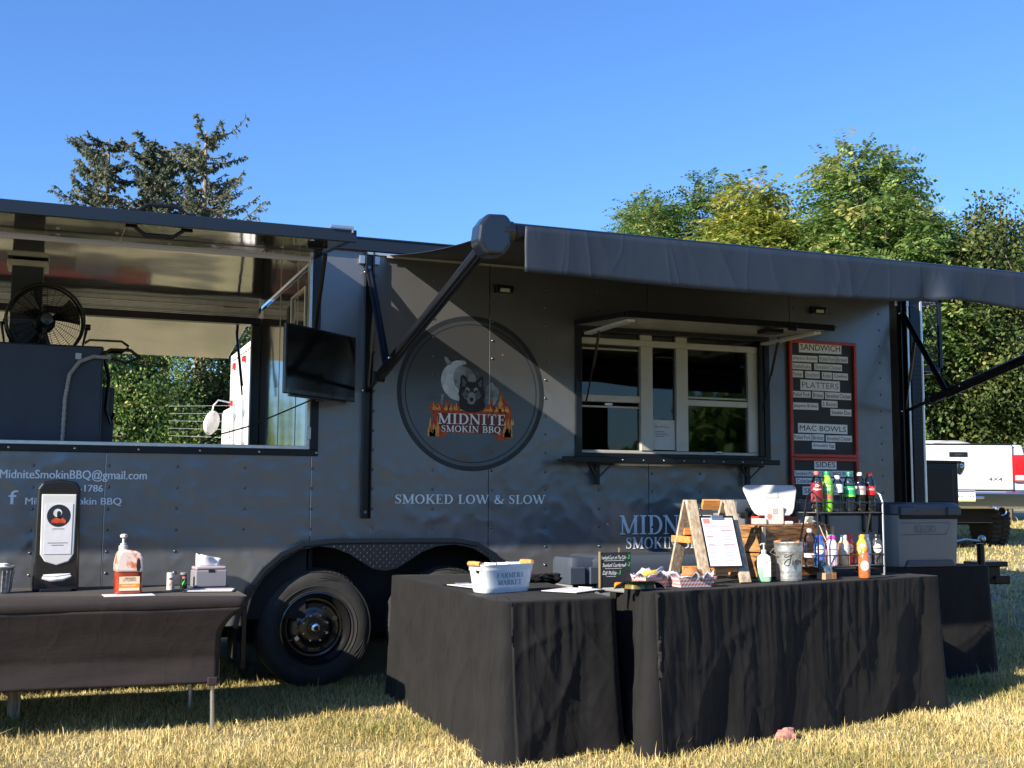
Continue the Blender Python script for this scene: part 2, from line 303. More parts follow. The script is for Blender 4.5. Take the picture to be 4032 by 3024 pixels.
# a serif alphabet drawn as strokes: (points, widths), cap height 1
def _arc(cx, cy, rx, ry, a0, a1, n=14): return [(cx+rx*math.cos(math.radians(a0+(a1-a0)*i/n)), cy+ry*math.sin(math.radians(a0+(a1-a0)*i/n))) for i in range(n+1)]
TK, TN, SF = .17, .075, .06
def _v(x, y0=0, y1=1, w=TK): return ([(x, y0), (x, y1)], [w, w])
def _s(x, y, l=.19): return ([(x-l, y), (x+l, y)], [SF, SF])
def _aw(n, thin, thick): return [thin + (thick-thin)*abs(math.sin(PI*i/n)) for i in range(n+1)]
b0, b1 = SF/2, 1-SF/2
SER = {
 'I': (.46, [_v(.23), _s(.23, b0), _s(.23, b1)]),
 'M': (1.1, [_v(.17, w=TN), _v(.92), ([(.17, .98), (.53, .06)], [TK, TK]), ([(.53, .06), (.92, .98)], [TN, TN]), _s(.17, b0, .15), _s(.92, b0, .19), _s(.13, b1, .13), _s(.96, b1, .14)]),
 'N': (.95, [_v(.16, w=TN), _v(.79, w=TN), ([(.14, .98), (.79, .04)], [TK, TK]), _s(.16, b0, .15), _s(.79, b1, .15), _s(.1, b1, .12)]),
 'D': (.86, [_v(.2), (_arc(.36, .5, .4, .47, 90, -90), _aw(14, TN, TK)), ([(.1, 1-SF/2), (.38, 1-SF/2)], [SF, SF]), ([(.1, b0), (.38, b0)], [SF, SF]), _s(.13, b0, .12), _s(.13, b1, .12)]),
 'T': (.78, [_v(.39), _s(.39, b0), ([(.05, b1), (.73, b1)], [SF, SF]), ([(.07, .72), (.07, 1)], [.05, .05]), ([(.71, .72), (.71, 1)], [.05, .05])]),
 'E': (.72, [_v(.2), ([(.04, b1), (.62, b1)], [SF, SF]), ([(.04, b0), (.65, b0)], [SF, SF]), ([(.2, .52), (.48, .52)], [SF, SF]), ([(.61, .76), (.61, 1)], [.05, .05]), ([(.64, 0), (.64, .26)], [.05, .05]), ([(.48, .4), (.48, .64)], [.05, .05])]),
 'F': (.66, [_v(.2), ([(.04, b1), (.6, b1)], [SF, SF]), _s(.2, b0, .17), ([(.2, .5), (.46, .5)], [SF, SF]), ([(.59, .74), (.59, 1)], [.05, .05]), ([(.46, .38), (.46, .62)], [.05, .05])]),
 'L': (.66, [_v(.2), _s(.2, b1, .17), ([(.04, b0), (.6, b0)], [SF, SF]), ([(.59, 0), (.59, .3)], [.05, .05])]),
 'O': (.92, [(_arc(.46, .5, .35, .46, 90, 450, 28), [TN + (TK-TN)*abs(math.cos(math.radians(90+360*i/28))) for i in range(29)])]),
 'Q': (.92, [(_arc(.46, .5, .35, .46, 90, 450, 28), [TN + (TK-TN)*abs(math.cos(math.radians(90+360*i/28))) for i in range(29)]), ([(.48, .06), (.7, -.12), (.95, -.2)], [TK*.8, TK*.8, .03])]),
 'S': (.62, [([(.52, .8), (.44, .93), (.3, .965), (.15, .89), (.11, .75), (.17, .62), (.32, .53), (.46, .42), (.51, .28), (.45, .11), (.29, .035), (.13, .1), (.08, .22)], [.05, .06, .07, .1, .13, .16, .17, .16, .13, .1, .07, .06, .05]), ([(.52, .7), (.52, .97)], [.045, .045]), ([(.085, .03), (.085, .3)], [.045, .045])]),
 'K': (.88, [_v(.2), _s(.2, b0, .17), _s(.2, b1, .17), ([(.25, .42), (.7, .97)], [TN, TN]), ([(.38, .58), (.76, .03)], [TK, TK]), _s(.7, b1, .13), _s(.76, b0, .13)]),
 'B': (.78, [_v(.2), _s(.12, b0, .11), _s(.12, b1, .11), (_arc(.36, .745, .25, .225, 90, -90), _aw(14, TN, TK*.9)), (_arc(.36, .27, .31, .24, 90, -90), _aw(14, TN, TK)), ([(.2, b1), (.38, b1)], [SF, SF]), ([(.2, b0), (.38, b0)], [SF, SF]), ([(.2, .515), (.4, .515)], [SF, SF])]),
 'R': (.86, [_v(.2), _s(.2, b0, .17), _s(.12, b1, .11), (_arc(.36, .73, .28, .24, 90, -90), _aw(14, TN, TK)), ([(.2, b1), (.38, b1)], [SF, SF]), ([(.2, .49), (.4, .49)], [SF, SF]), ([(.4, .5), (.74, .03)], [TK, TK]), _s(.77, b0, .1)]),
 'A': (.9, [([(.13, .02), (.44, .98)], [TN, TN]), ([(.43, .99), (.76, .02)], [TK, TK]), ([(.24, .36), (.64, .36)], [SF, SF]), _s(.12, b0, .12), _s(.77, b0, .14)]),
 'W': (1.25, [([(.12, .98), (.4, .02)], [TK, TK]), ([(.4, .02), (.64, .94)], [TN, TN]), ([(.6, .98), (.87, .02)], [TK, TK]), ([(.87, .02), (1.13, .98)], [TN, TN]), _s(.1, b1, .13), _s(.6, b1, .12), _s(1.14, b1, .12)]),
 '&': (.95, [([(.9, .5), (.78, .3), (.6, .1), (.36, .03), (.14, .1), (.09, .27), (.18, .45), (.4, .6), (.5, .75), (.46, .92), (.33, .97), (.22, .86), (.24, .68), (.5, .3), (.84, .03)], [.07, .08, .1, .12, .14, .15, .12, .1, .1, .09, .08, .12, .15, .16, .16]), _s(.88, .5, .1)]),
 ' ': (.38, [])}
def serif(txt):
    vs, fs = [], []; x = 0
    for ch in txt:
        adv, st = SER[ch]
        for pts, ws in st:
            o = len(vs); P = [Vector(p) for p in pts]
            for i, p in enumerate(P):
                d = (P[min(i+1, len(P)-1)] - P[max(i-1, 0)]).normalized(); n = Vector((-d.y, d.x))
                vs.append((x+p.x+n.x*ws[i]/2, p.y+n.y*ws[i]/2)); vs.append((x+p.x-n.x*ws[i]/2, p.y-n.y*ws[i]/2))
            for i in range(len(P)-1): fs.append((o+2*i, o+2*i+1, o+2*i+3, o+2*i+2))
        x += adv + .04
    return vs, fs
def put_text(mb, src, w, h, fn, lift=None):
    """fit 2-D lettering into w x h (h = None keeps proportion) and map with fn(u, v)"""
    vs, fs = src; xs = [v[0] for v in vs]; ys = [v[1] for v in vs]; x0, x1, y0, y1 = min(xs), max(xs), min(ys), max(ys)
    sx = w/(x1-x0); sy = (h/(y1-y0)) if h else sx
    out = [fn((v[0]-x0)*sx, (v[1]-y0)*sy) for v in vs]; o = len(mb.v)
    if lift:                                    # strokes that cross sit a hair apart
        ax = lift; out2 = list(out)
        for k, f in enumerate(fs):
            e = (k % 23) * 1.2e-5
            for i in f: out2[i] = (out[i][0]+ax[0]*e, out[i][1]+ax[1]*e, out[i][2]+ax[2]*e)
        out = out2
    mb.add(out, fs); return mb
def wrapmap(r, z0, a0, gap=.0012, c=(0, 0)):
    """onto an upright cylinder; u runs to the right as seen from -Y, centred on angle a0 (0 faces -Y)"""
    return lambda u, v: (c[0]+math.sin(a0+u/r)*(r+gap), c[1]-math.cos(a0+u/r)*(r+gap), z0+v)
def band(mb, r, z0, z1, a0=-PI, a1=PI, n=32, gap=.0008, c=(0, 0)):
    o = len(mb.v)
    for i in range(n+1):
        a = a0+(a1-a0)*i/n
        for z in (z0, z1): mb.v.append((c[0]+math.sin(a)*(r+gap), c[1]-math.cos(a)*(r+gap), z))
    for i in range(n): mb.f.append((o+2*i, o+2*i+2, o+2*i+3, o+2*i+1))
    return mb
def np_mesh(name, V, F, m, parent=None, tint=None, kind=None):
    me = bpy.data.meshes.new(name); V = np.ascontiguousarray(V, np.float32); F = np.ascontiguousarray(F, np.int32); k = F.shape[1]
    me.vertices.add(len(V)); me.vertices.foreach_set("co", V.ravel()); me.loops.add(F.size); me.loops.foreach_set("vertex_index", F.ravel())
    me.polygons.add(len(F)); me.polygons.foreach_set("loop_start", np.arange(len(F), dtype=np.int32)*k); me.polygons.foreach_set("loop_total", np.full(len(F), k, np.int32)); me.update(calc_edges=True)
    if tint is not None: a = me.attributes.new("tint", 'FLOAT', 'POINT'); a.data.foreach_set("value", np.ascontiguousarray(tint, np.float32))
    me.materials.append(M[m] if isinstance(m, str) else m); o = bpy.data.objects.new(name, me); COL.objects.link(o)
    if parent is not None: o.parent = parent
    if kind: o["kind"] = kind
    return o

# ---------------------------------------------------------------- ground and grass
def gh(x, y):
    x = np.asarray(x, float); y = np.asarray(y, float)
    g = .03*np.clip(y, 0, 13) + .045*np.clip(x-5.2, 0, 9) + .012*np.sin(x*1.3+.7)*np.sin(y*1.1) * np.exp(-((y-6)/6.)**2*.0)
    return g + .004*np.sin(x*5.1)*np.sin(y*4.3+1)
def ground():
    a = np.unique(np.concatenate([np.linspace(-300, -20, 15), np.linspace(-20, 20, 161), np.linspace(20, 300, 15)]))
    X, Y = np.meshgrid(a, a, indexing='ij'); n = len(a); Z = gh(X, Y)
    V = np.stack([X, Y, Z], -1).reshape(-1, 3); i, j = np.meshgrid(range(n-1), range(n-1), indexing='ij'); i = i.ravel(); j = j.ravel()
    F = np.stack([i*n+j, (i+1)*n+j, (i+1)*n+j+1, i*n+j+1], -1)
    m = mat("dry_turf_soil", (.2, .15, .07), .95); t = m.node_tree; b = t.nodes["Principled BSDF"]; tc = nn(t, "ShaderNodeTexCoord")
    n1 = nn(t, "ShaderNodeTexNoise"); n1.inputs["Scale"].default_value = 1.3; n1.inputs["Detail"].default_value = 8; t.links.new(tc.outputs["Object"], n1.inputs[0])
    r = nn(t, "ShaderNodeValToRGB"); e = r.color_ramp.elements; e[0].position = .3; e[1].position = .7; e[0].color = (.15, .15, .075, 1); e[1].color = (.33, .28, .16, 1); t.links.new(n1.outputs[0], r.inputs[0]); t.links.new(r.outputs[0], b.inputs["Base Color"])
    n2 = nn(t, "ShaderNodeTexNoise"); n2.inputs["Scale"].default_value = 60; n2.inputs["Detail"].default_value = 5; t.links.new(tc.outputs["Object"], n2.inputs[0])
    bp = nn(t, "ShaderNodeBump"); bp.inputs["Strength"].default_value = .8; bp.inputs["Distance"].default_value = .03; t.links.new(n2.outputs[0], bp.inputs["Height"]); t.links.new(bp.outputs[0], b.inputs["Normal"])
    o = np_mesh("ground", V, F, m); o["kind"] = "structure"; o["label"] = "sun-dried lawn the stall stands on"; o.data.polygons.foreach_set("use_smooth", [True]*len(o.data.polygons))
ground()
GRASS = tint_mat("dry_grass_blades", [(0, (.09, .14, .03)), (.22, (.2, .22, .06)), (.4, (.46, .36, .13)), (.75, (.66, .51, .22)), (1, (.74, .61, .3))], .65, .28)
def blades(name, x, y, h, w, seed):
    g = np.random.default_rng(seed); n = len(x); z = gh(x, y) - .004
    a = g.uniform(0, 2*PI, n); lean = np.abs(g.normal(.6, .75, n)).clip(0, 3.0); la = g.uniform(0, 2*PI, n)
    pz = np.array([mn.noise(Vector((px*2.3, py*2.3, 8.1))) for px, py in zip(x, y)]); hh = h*(1+.55*pz)*g.uniform(.4, 1.1, n)*(1+.9*(g.random(n) < .02)); ww = w*g.uniform(.6, 1.3, n)
    dx, dy = np.cos(a)*ww/2, np.sin(a)*ww/2; lx, ly = np.cos(la)*lean*hh, np.sin(la)*lean*hh; up = hh/np.sqrt(1+lean**2*.8)
    P = lambda fx, fy, fz: np.stack([fx, fy, fz], -1)
    V = np.stack([P(x-dx, y-dy, z), P(x+dx, y+dy, z), P(x+dx*.7+lx*.35, y+dy*.7+ly*.35, z+up*.6), P(x-dx*.7+lx*.35, y-dy*.7+ly*.35, z+up*.6), P(x+lx, y+ly, z+up)], 1).reshape(-1, 3)
    o = np.arange(n)*5; F = np.concatenate([np.stack([o, o+1, o+2], -1), np.stack([o, o+2, o+3], -1), np.stack([o+3, o+2, o+4], -1)])
    patch = np.array([mn.noise(Vector((px*1.1, py*1.1, 3.1))) for px, py in zip(x[::1], y[::1])]) if n < 400000 else np.zeros(n)
    t = (g.normal(.62, .2, n) + patch*.6).clip(0, 1); t[g.random(n) < .10] *= .3; tall = g.random(n) < .012; t[tall] = .12
    return np_mesh(name, V, F, GRASS, tint=np.repeat(t, 5), kind="stuff")
def sample(n, x0, x1, y0, y1, seed):
    g = np.random.default_rng(seed); return g.uniform(x0, x1, n), g.uniform(y0, y1, n)
gx, gy = sample(420000, -1.6, 7.6, -3.9, 2.6, 1)
k = (gy < 1.3) | (gx > 6.0) ; k &= ~((gx > 1.3) & (gx < 6) & (gy > .3)); k &= (gx > -1.5 + 0*gy)
den = np.clip(1.25-(gy+3.4)/6.5, .45, 1); k &= np.random.default_rng(5).random(len(gx)) < den
gx, gy = gx[k], gy[k]
o = blades("grass", gx, gy, .046, .0046, 2); o["label"] = "short sun-bleached grass in front of and under the stall"; o["category"] = "grass"
gx, gy = sample(90000, 6.2, 19, -1.5, 14, 3); k = (gy < 14) & (gx < 8+ (gy+1.5)*1.2); k |= (gx > 6.5) & (np.random.default_rng(6).random(len(gx)) < .55)
gx, gy = gx[k], gy[k]
o = blades("grass", gx, gy, .06, .014, 4); o["label"] = "dry grass running back past the pickup truck"; o["category"] = "grass"
# ---------------------------------------------------------------- the food trailer (outer skin of its near side lies in the plane y = 0)
T = thing("concession_trailer", "long charcoal food trailer with wolf and flame emblem, open porch hatch and black awning", "food trailer")
XL, XR, ZT, ZB, WD = -4.2, 6.2, 2.81, .42, 2.25
ARCH = [(1.24, .42), (1.28, .58), (1.36, .72), (1.47, .83), (1.62, .895), (1.8, .905), (2.6, .90), (2.78, .84), (2.92, .72), (3.0, .58), (3.04, .42)]
WX0, WX1, WZ0, WZ1 = 3.52, 5.02, 1.51, 2.37
def panel(poly): return MB().prism(poly, 0, .006).build("side_panel", "panel", T)
g2 = .0025
HX = 1.617; HZ0, HZ1 = 1.49, 2.71
for a, b in ((-4.2, -3.25), (-3.25, -2.04), (-2.04, -.82), (-.82, .395)):
    panel([(a+g2, ZB), (b-g2, ZB), (b-g2, HZ0), (a+g2, HZ0)]); panel([(a+g2, HZ1), (b-g2, HZ1), (b-g2, ZT), (a+g2, ZT)])
panel([(.395+g2, ZB), (1.24, .42), (1.28, .58), (1.36, .72), (1.47, .83), (1.63-g2, .896), (1.63-g2, HZ0), (.395+g2, HZ0)])
panel([(.395+g2, HZ1), (1.63-g2, HZ1), (1.63-g2, ZT), (.395+g2, ZT)])
panel([(1.63+g2, .9), (1.8, .905), (2.6, .9), (2.78, .84), (2.835-g2, .795), (2.835-g2, ZT), (1.63+g2, ZT)])
panel([(2.835+g2, .79), (2.92, .72), (3.0, .58), (3.04, .42), (4.05-g2, ZB), (4.05-g2, WZ0), (WX0, WZ0), (WX0, WZ1), (4.05-g2, WZ1), (4.05-g2, ZT), (2.835+g2, ZT)])
panel([(4.05+g2, ZB), (5.262-g2, ZB), (5.262-g2, ZT), (WX1, ZT), (WX1, WZ0), (4.05+g2, WZ0)])
panel([(4.05+g2, WZ1), (WX1-g2, WZ1), (WX1-g2, ZT), (4.05+g2, ZT)])
panel([(5.262+g2, ZB), (XR, ZB), (XR, ZT), (5.262+g2, ZT)])
# bright metal slivers put in as the glint of sheet edges at lit seams
s = MB(); s.box(1.631, 1.6345, -.0015, 0, .95, 1.45).box(2.836, 2.8395, -.0015, 0, 1.75, 2.42).box(.396, .399, -.0015, 0, .6, 1.45).build("seam_edge_glint", "alu", T)
# backing and structure behind the skin
s = MB(); s.box(HX+.02, WX0, .012, .05, .92, ZT).box(WX0, WX1, .012, .05, .92, WZ0).box(WX0, WX1, .012, .05, WZ1, ZT).box(WX1, XR, .012, .05, ZB, ZT).box(XL, HX, .012, .05, ZB+.02, HZ0).box(3.06, WX1, .012, .05, ZB, .92)
s.box(HX+.02, 1.66, .05, .0+WD, ZB+.2, HZ0); s.build("wall_frame", "dark", T)
s = MB(); s.box(XL, XR+.26, .0, WD+.04, ZT+.025, ZT+.06); s.build("roof", "navyframe", T)
s = MB(); s.box(XL, XR+.27, -.028, .004, 2.806, 2.897).box(XL, XR+.27, -.034, -.028, 2.885, 2.897).box(XL, XR+.27, -.036, -.028, 2.806, 2.82); s.build("roof_trim", "navyframe", T, bev=.004)
s = MB(); s.box(XL, XR, .34, WD, ZB, ZB+.06); s.build("chassis_floor", "dark", T)
s = MB(); s.box(XL, 1.22, -.012, .002, .405, .47).box(3.05, XR, -.012, .002, .405, .47); s.build("bottom_trim", "alu", T, bev=.003)
# porch: floor, far wall with its opening, ceiling and bulkhead, all polished lining
s = MB(); s.box(XL, 1.64, .05, WD, 1.0, 1.04); s.build("porch_floor", "tread", T)
s = MB(); s.box(XL, HX, .0, WD, 2.735, 2.745); s.build("porch_ceiling", "mirror", T)
s = MB(); s.box(1.64, 1.65, .05, WD, 1.0, 2.735); s.build("bulkhead", "mirror", T)
for a in (.62, 1.3): MB().box(1.636, 1.64, a, a+.004, 1.0, 2.73).build("bulkhead_joint", "alu", T)
s = MB()
s.tube([(1.632, .3, 2.22), (1.632, .3, 2.6), (1.632, .8, 2.6), (1.632, .8, 2.22)], .01, 6); s.build("grab_rail", "alu", T, smooth=True)
MB().box(1.63, 1.64, .9, 1.0, 2.42, 2.56).build("switch_plate", "black", T, bev=.003)
s = MB(); s.box(XL, HX+.02, WD-.05, WD, 1.0, 1.50).box(XL, HX+.02, WD-.05, WD, 2.66, ZT); s.build("far_wall", "mirror", T)
s = MB(); s.box(XL, HX, WD-.06, WD-.05, 2.665, 2.73); s.box(XL, HX, WD-.075, WD-.06, 2.68, 2.69); s.build("far_header", "alu", T, bev=.002)
s = MB(); s.box(XL, HX+.02, WD-.08, WD+.01, 2.6, 2.655).box(1.565, 1.64, WD-.06, WD+.012, 1.5, 2.6); s.build("far_opening_frame", "navyframe", T, bev=.004)
# far hatch, swung up and out
def hatch_quad(x0, x1, y0, z0, y1, z1, th):
    return [(x0, y0, z0), (x1, y0, z0), (x1, y1, z1), (x0, y1, z1), (x0, y0, z0+th), (x1, y0, z0+th), (x1, y1, z1+th), (x0, y1, z1+th)], [(0, 3, 2, 1), (4, 5, 6, 7), (0, 1, 5, 4), (2, 3, 7, 6), (1, 2, 6, 5), (0, 4, 7, 3)]
s = MB(); s.add(*hatch_quad(XL, 1.54, WD+.02, 2.615, WD+1.22, 2.46, .035)); farhatch = s.build("far_hatch", "mirror", T, bev=.003)
MB().tube([(1.5, WD-.02, 2.1), (1.5, WD+.35, 2.57)], .012, 8).tube([(1.5, WD-.05, 2.02), (1.5, WD+.1, 2.22)], .007, 8).build("gas_strut", "black", farhatch, smooth=True)
MB().tube([(.28, WD+.98, 2.485), (.34, WD+.98, 2.44), (.6, WD+.98, 2.44), (.66, WD+.98, 2.485)], .012, 8).build("hatch_handle", "black", farhatch, smooth=True)
# near hatch
HY, HZ = -1.15, 2.615
s = MB(); s.add(*hatch_quad(XL, 1.61, -.02, 2.725, HY, HZ, .012)); hat = s.build("porch_hatch", "mirror", T)
def hz(y): return 2.725 + (y+.02)/(HY+.02)*(HZ-2.725)
MB().box(XL, 1.62, HY-.022, HY, HZ-.018, HZ+.05).build("hatch_edge_trim", "navyframe", hat, bev=.004)
s = MB(); s.add(*hatch_quad(1.585, 1.625, -.02, 2.725, HY, HZ, .05)); s.build("hatch_side_trim", "navyframe", hat, bev=.003)
for yy in (-.42,): MB().add(*hatch_quad(XL, 1.56, yy, hz(yy)-.004, yy-.012, hz(yy-.012)-.004, .003)).build("hatch_joint", "black", hat)
MB().add(*hatch_quad(.42, .424, -.03, hz(-.03)-.002, HY, HZ-.002, .002)).build("hatch_joint", "alu", hat)
def grab(x, y, z, dz, nm="hatch_handle"):
    s = MB(); s.box(x-.01, x+.05, y-.01, y+.012, z-.012, z+.012).box(x+.27, x+.33, y-.01, y+.012, z-.012, z+.012)
    s.tube([(x+.03, y, z), (x+.09, y, z+dz), (x+.23, y, z+dz), (x+.29, y, z)], .011, 8); s.build(nm, "black", hat, smooth=True, bev=.002)
grab(.42, HY+.06, HZ-.012, -.045); grab(.43, HY+.0, HZ+.052, .04)
s = MB()
for i in range(26):
    x = -2.5+.31*(i % 13)+.1; y = -.25 if i < 13 else -.55; s.lathe([(.012, 0), (.008, -.004), (.001, -.005)], 8, c=(x, y, hz(y)-.001))
s.build("hatch_screws", "alu", hat, kind="stuff")
MB().tube([(1.585, -.03, 1.86), (1.585, -.34, 2.36)], .008, 8).tube([(1.585, -.26, 2.23), (1.585, -.52, 2.655)], .014, 8).build("gas_strut", "black", hat, smooth=True)
MB().box(1.38, 1.47, -1.02, -.96, 2.575, 2.62).build("hatch_latch", "black", hat, bev=.006)
MB().box(1.47, 1.6, HY-.035, HY-.02, HZ+.05, HZ+.067).box(1.59, 1.6, HY-.035, HY-.02, HZ+.03, HZ+.05).build("hatch_catch", "steel", hat, bev=.002)
# porch opening frame and sill
f = MB(); f.box(XL, 1.671, -.016, 0, 1.455, 1.497).box(1.617, 1.671, -.016, 0, 1.497, 2.80); opf = f.build("opening_frame", "black", T, bev=.003)
MB().box(XL, 1.617, -.012, .08, 1.497, 1.519).box(1.597, 1.617, -.008, .06, 1.519, 2.72).build("sill", "alu", opf, bev=.002)
s = MB()
for i in range(12): s.lathe([(.007, -.016), (.006, -.02), (.001, -.022)], 8, 'Y', c=(-2.3+.36*i, 0, 1.476))
s.build("screws", "alu", opf, kind="stuff")
MB().box(1.6, 1.62, -.03, -.016, 1.56, 1.64).build("catch", "steel", opf, bev=.003)
# rivets
s = MB(); prof = [(.0095, 0), (.0085, -.003), (.005, -.0055), (.0008, -.0062)]
Z0 = 1.502
for kx in range(-8, 16):
    x = .4064*kx + (.012 if kx in (1, 4, 7, 10, 13) else 0)
    for kz in range(-10, 9):
        z = Z0 - .127*kz
        if z > 2.79 or z < .45: continue
        if x < 1.67 and 1.43 < z < 2.74: continue
        if 1.15 < x < 3.1 and z < .97: continue
        if 3.44 < x < 5.1 and 1.4 < z < 2.45: continue
        if 5.2 < x < 5.88 and 1.0 < z < 2.42: continue
        jx, jz = random.uniform(-.002, .002), random.uniform(-.003, .003)
        s.lathe(prof, 8, 'Y', c=(x+jx, 0, z+jz))
s.build("rivets", mat("rivet_heads", (.16, .17, .19), .25, .7), T, smooth=True, kind="stuff")
# front corner: tread plate, silver strip, end post of the awning is added with the awning
MB().box(6.40, 6.50, -.006, .0, ZB, ZT).box(6.494, 6.50, 0, .5, ZB, ZT).build("corner_plate", "tread", T, bev=.012)
s = MB()
for i in range(4):
    for j in range(66):
        a = PI/4 if (i+j) % 2 else -PI/4; c = Vector((6.415+.022*i, -.007, .45+.036*j)); d = Vector((math.cos(a), 0, math.sin(a)))*.011; n = Vector((-math.sin(a), 0, math.cos(a)))*.0035
        s.add([c-d, c+n, c+d, c-n, c+Vector((0, -.002, 0))], [(0, 1, 4), (1, 2, 4), (2, 3, 4), (3, 0, 4)])
s.build("tread_bars", "tread", T, kind="stuff")
MB().box(6.36, 6.378, -.014, 0, ZB, ZT).build("corner_strip", "alu", T, bev=.002)
MB().tube([(6.505, .0, ZB), (6.505, .0, ZT)], .014, 8).build("corner_bead", "alu", T, smooth=True)
MB().box(XR+.2, 6.496, .01, WD, ZB, ZT).build("front_wall", "panel", T)
# service window
Wn = MB(); b = .045
Wn.box(3.475, 3.52, -.022, .0, 1.468, 2.415).box(5.02, 5.065, -.022, .0, 1.468, 2.415).box(3.52, 5.02, -.022, .0, 1.468, 1.51).box(3.52, 5.02, -.022, .0, 2.37, 2.415)
Wn.box(4.985, 5.02, -.012, .08, 1.51, 2.37).box(3.52, 3.53, -.0, .08, 1.51, 2.37)
win = Wn.build("service_window", "black", T, bev=.003)
def fr(x0, x1, y0, y1, z0, z1, m="winframe"): return MB().box(x0, x1, y0, y1, z0, z1).build("window_bar", m, win, bev=.004)
fr(3.53, 4.985, .02, .07, 1.512, 1.535); fr(3.53, 4.985, .015, .07, 2.285, 2.33); fr(4.0, 4.095, .012, .06, 1.535, 2.285); fr(4.29, 4.385, .012, .06, 1.535, 2.285); fr(4.0, 4.095, .02, .06, 2.33, 2.37); fr(4.29, 4.385, .02, .06, 2.33, 2.37); fr(4.9, 4.985, .02, .07, 1.535, 2.285)
fr(3.53, 4.0, .025, .055, 1.875, 1.925); fr(3.53, 4.0, .035, .05, 1.835, 1.85); fr(4.385, 4.9, .025, .055, 1.87, 1.915); fr(4.385, 4.9, .04, .055, 1.925, 1.94); fr(3.53, 4.0, .04, .055, 2.25, 2.262)
MB().box(4.62, 4.67, .02, .03, 1.52, 1.54).box(3.72, 3.78, .028, .034, 1.85, 1.87).build("window_latch", "alu", win, bev=.002)
for (x0, x1, z0, z1) in ((3.53, 4.0, 1.925, 2.285), (4.095, 4.29, 1.535, 2.285), (4.385, 4.9, 1.915, 2.285), (4.385, 4.9, 1.535, 1.87), (3.75, 4.0, 1.535, 1.85), (3.53, 4.0, 2.33, 2.37), (4.095, 4.29, 2.33, 2.37), (4.385, 4.985, 2.33, 2.37)):
    MB().box(x0, x1, .044, .047, z0, z1).build("pane", "glass", win)
s = MB(); s.box(4.102, 4.284, .036, .0375, 1.545, 1.76); pg = s.build("window_notice", "paper", win)
s = MB(); put_text(s, sans("Bar-B-Que"), .11, .022, lambda u, v: (4.125+u, .0352, 1.7+v))
for i in range(4): s.box(4.125, 4.2+.02*(i % 3), .0352, .0356, 1.675-.012*i, 1.679-.012*i)
s.build("window_notice_print", "greyink", win)
# kitchen seen through it
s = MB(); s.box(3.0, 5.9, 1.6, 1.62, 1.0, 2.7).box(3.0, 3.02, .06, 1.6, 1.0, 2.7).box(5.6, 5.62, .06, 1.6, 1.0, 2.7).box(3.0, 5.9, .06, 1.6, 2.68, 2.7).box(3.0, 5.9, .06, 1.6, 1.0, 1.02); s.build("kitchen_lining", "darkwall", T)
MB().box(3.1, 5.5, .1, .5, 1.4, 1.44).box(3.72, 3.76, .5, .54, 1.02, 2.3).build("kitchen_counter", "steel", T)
# tilt-up window flap
FY, FZ = -.78, 2.355
s = MB(); s.add(*hatch_quad(3.475, 5.065, -.02, 2.405, FY, FZ, .022)); flap = s.build("window_flap", "winframe", T)
s = MB(); s.box(3.475, 5.075, FY-.02, FY, FZ-.006, FZ+.036); s.add(*hatch_quad(3.462, 3.478, -.02, 2.405, FY, FZ-.004, .034)); s.add(*hatch_quad(5.062, 5.078, -.02, 2.405, FY, FZ-.004, .034)); s.build("flap_trim", "black", flap, bev=.002)
for x in (3.545, 4.99):
    MB().tube([(x, -.03, 1.86), (x, -.18, 2.17)], .006, 8).tube([(x, -.15, 2.1), (x, -.26, 2.37)], .0105, 8).build("gas_strut", "black", flap, smooth=True)
    MB().box(x-.03, x+.03, -.72, -.06, 2.335, 2.352).build("flap_light_bar", "whitemetal", flap, bev=.004)
MB().box(4.55, 4.7, -.74, -.64, 2.32, 2.35).box(4.69, 4.76, FY-.03, FY-.02, 2.33, 2.37).build("flap_latch", "black", flap, bev=.004)
# counter shelf and brackets
sh = MB().box(3.30, 5.03, -.19, -.165, 1.44, 1.478).box(3.33, 5.0, -.165, -.025, 1.455, 1.465).build("serving_shelf", "black", T, bev=.003)
s = MB()
for i in range(8): s.lathe([(.006, -.19), (.005, -.193), (.001, -.1945)], 8, 'Y', c=(3.75+.16*i, 0, 1.459))
s.build("screws", "alu", sh, kind="stuff")
for x in (3.62, 4.84):
    MB().box(x-.017, x+.017, -.06, -.03, 1.29, 1.44).bar((x, -.05, 1.33), (x-.085, -.1, 1.43), .012, .012).bar((x, -.05, 1.33), (x+.085, -.1, 1.43), .012, .012).box(x-.1, x+.1, -.12, -.1, 1.425, 1.44).build("shelf_bracket", "black", sh, bev=.002)
# two side lights
for x, z in ((2.93, 2.62), (5.51, 2.637)):
    l = MB().prism([(x-.07, z+.024), (x+.07, z+.024), (x+.062, z-.03), (x-.062, z-.03)], -.045, 0).build("side_light", "black", T, bev=.008)
    MB().box(x-.035, x+.035, -.05, -.044, z-.022, z+.002).build("lamp_lens", "frost", l, bev=.002)
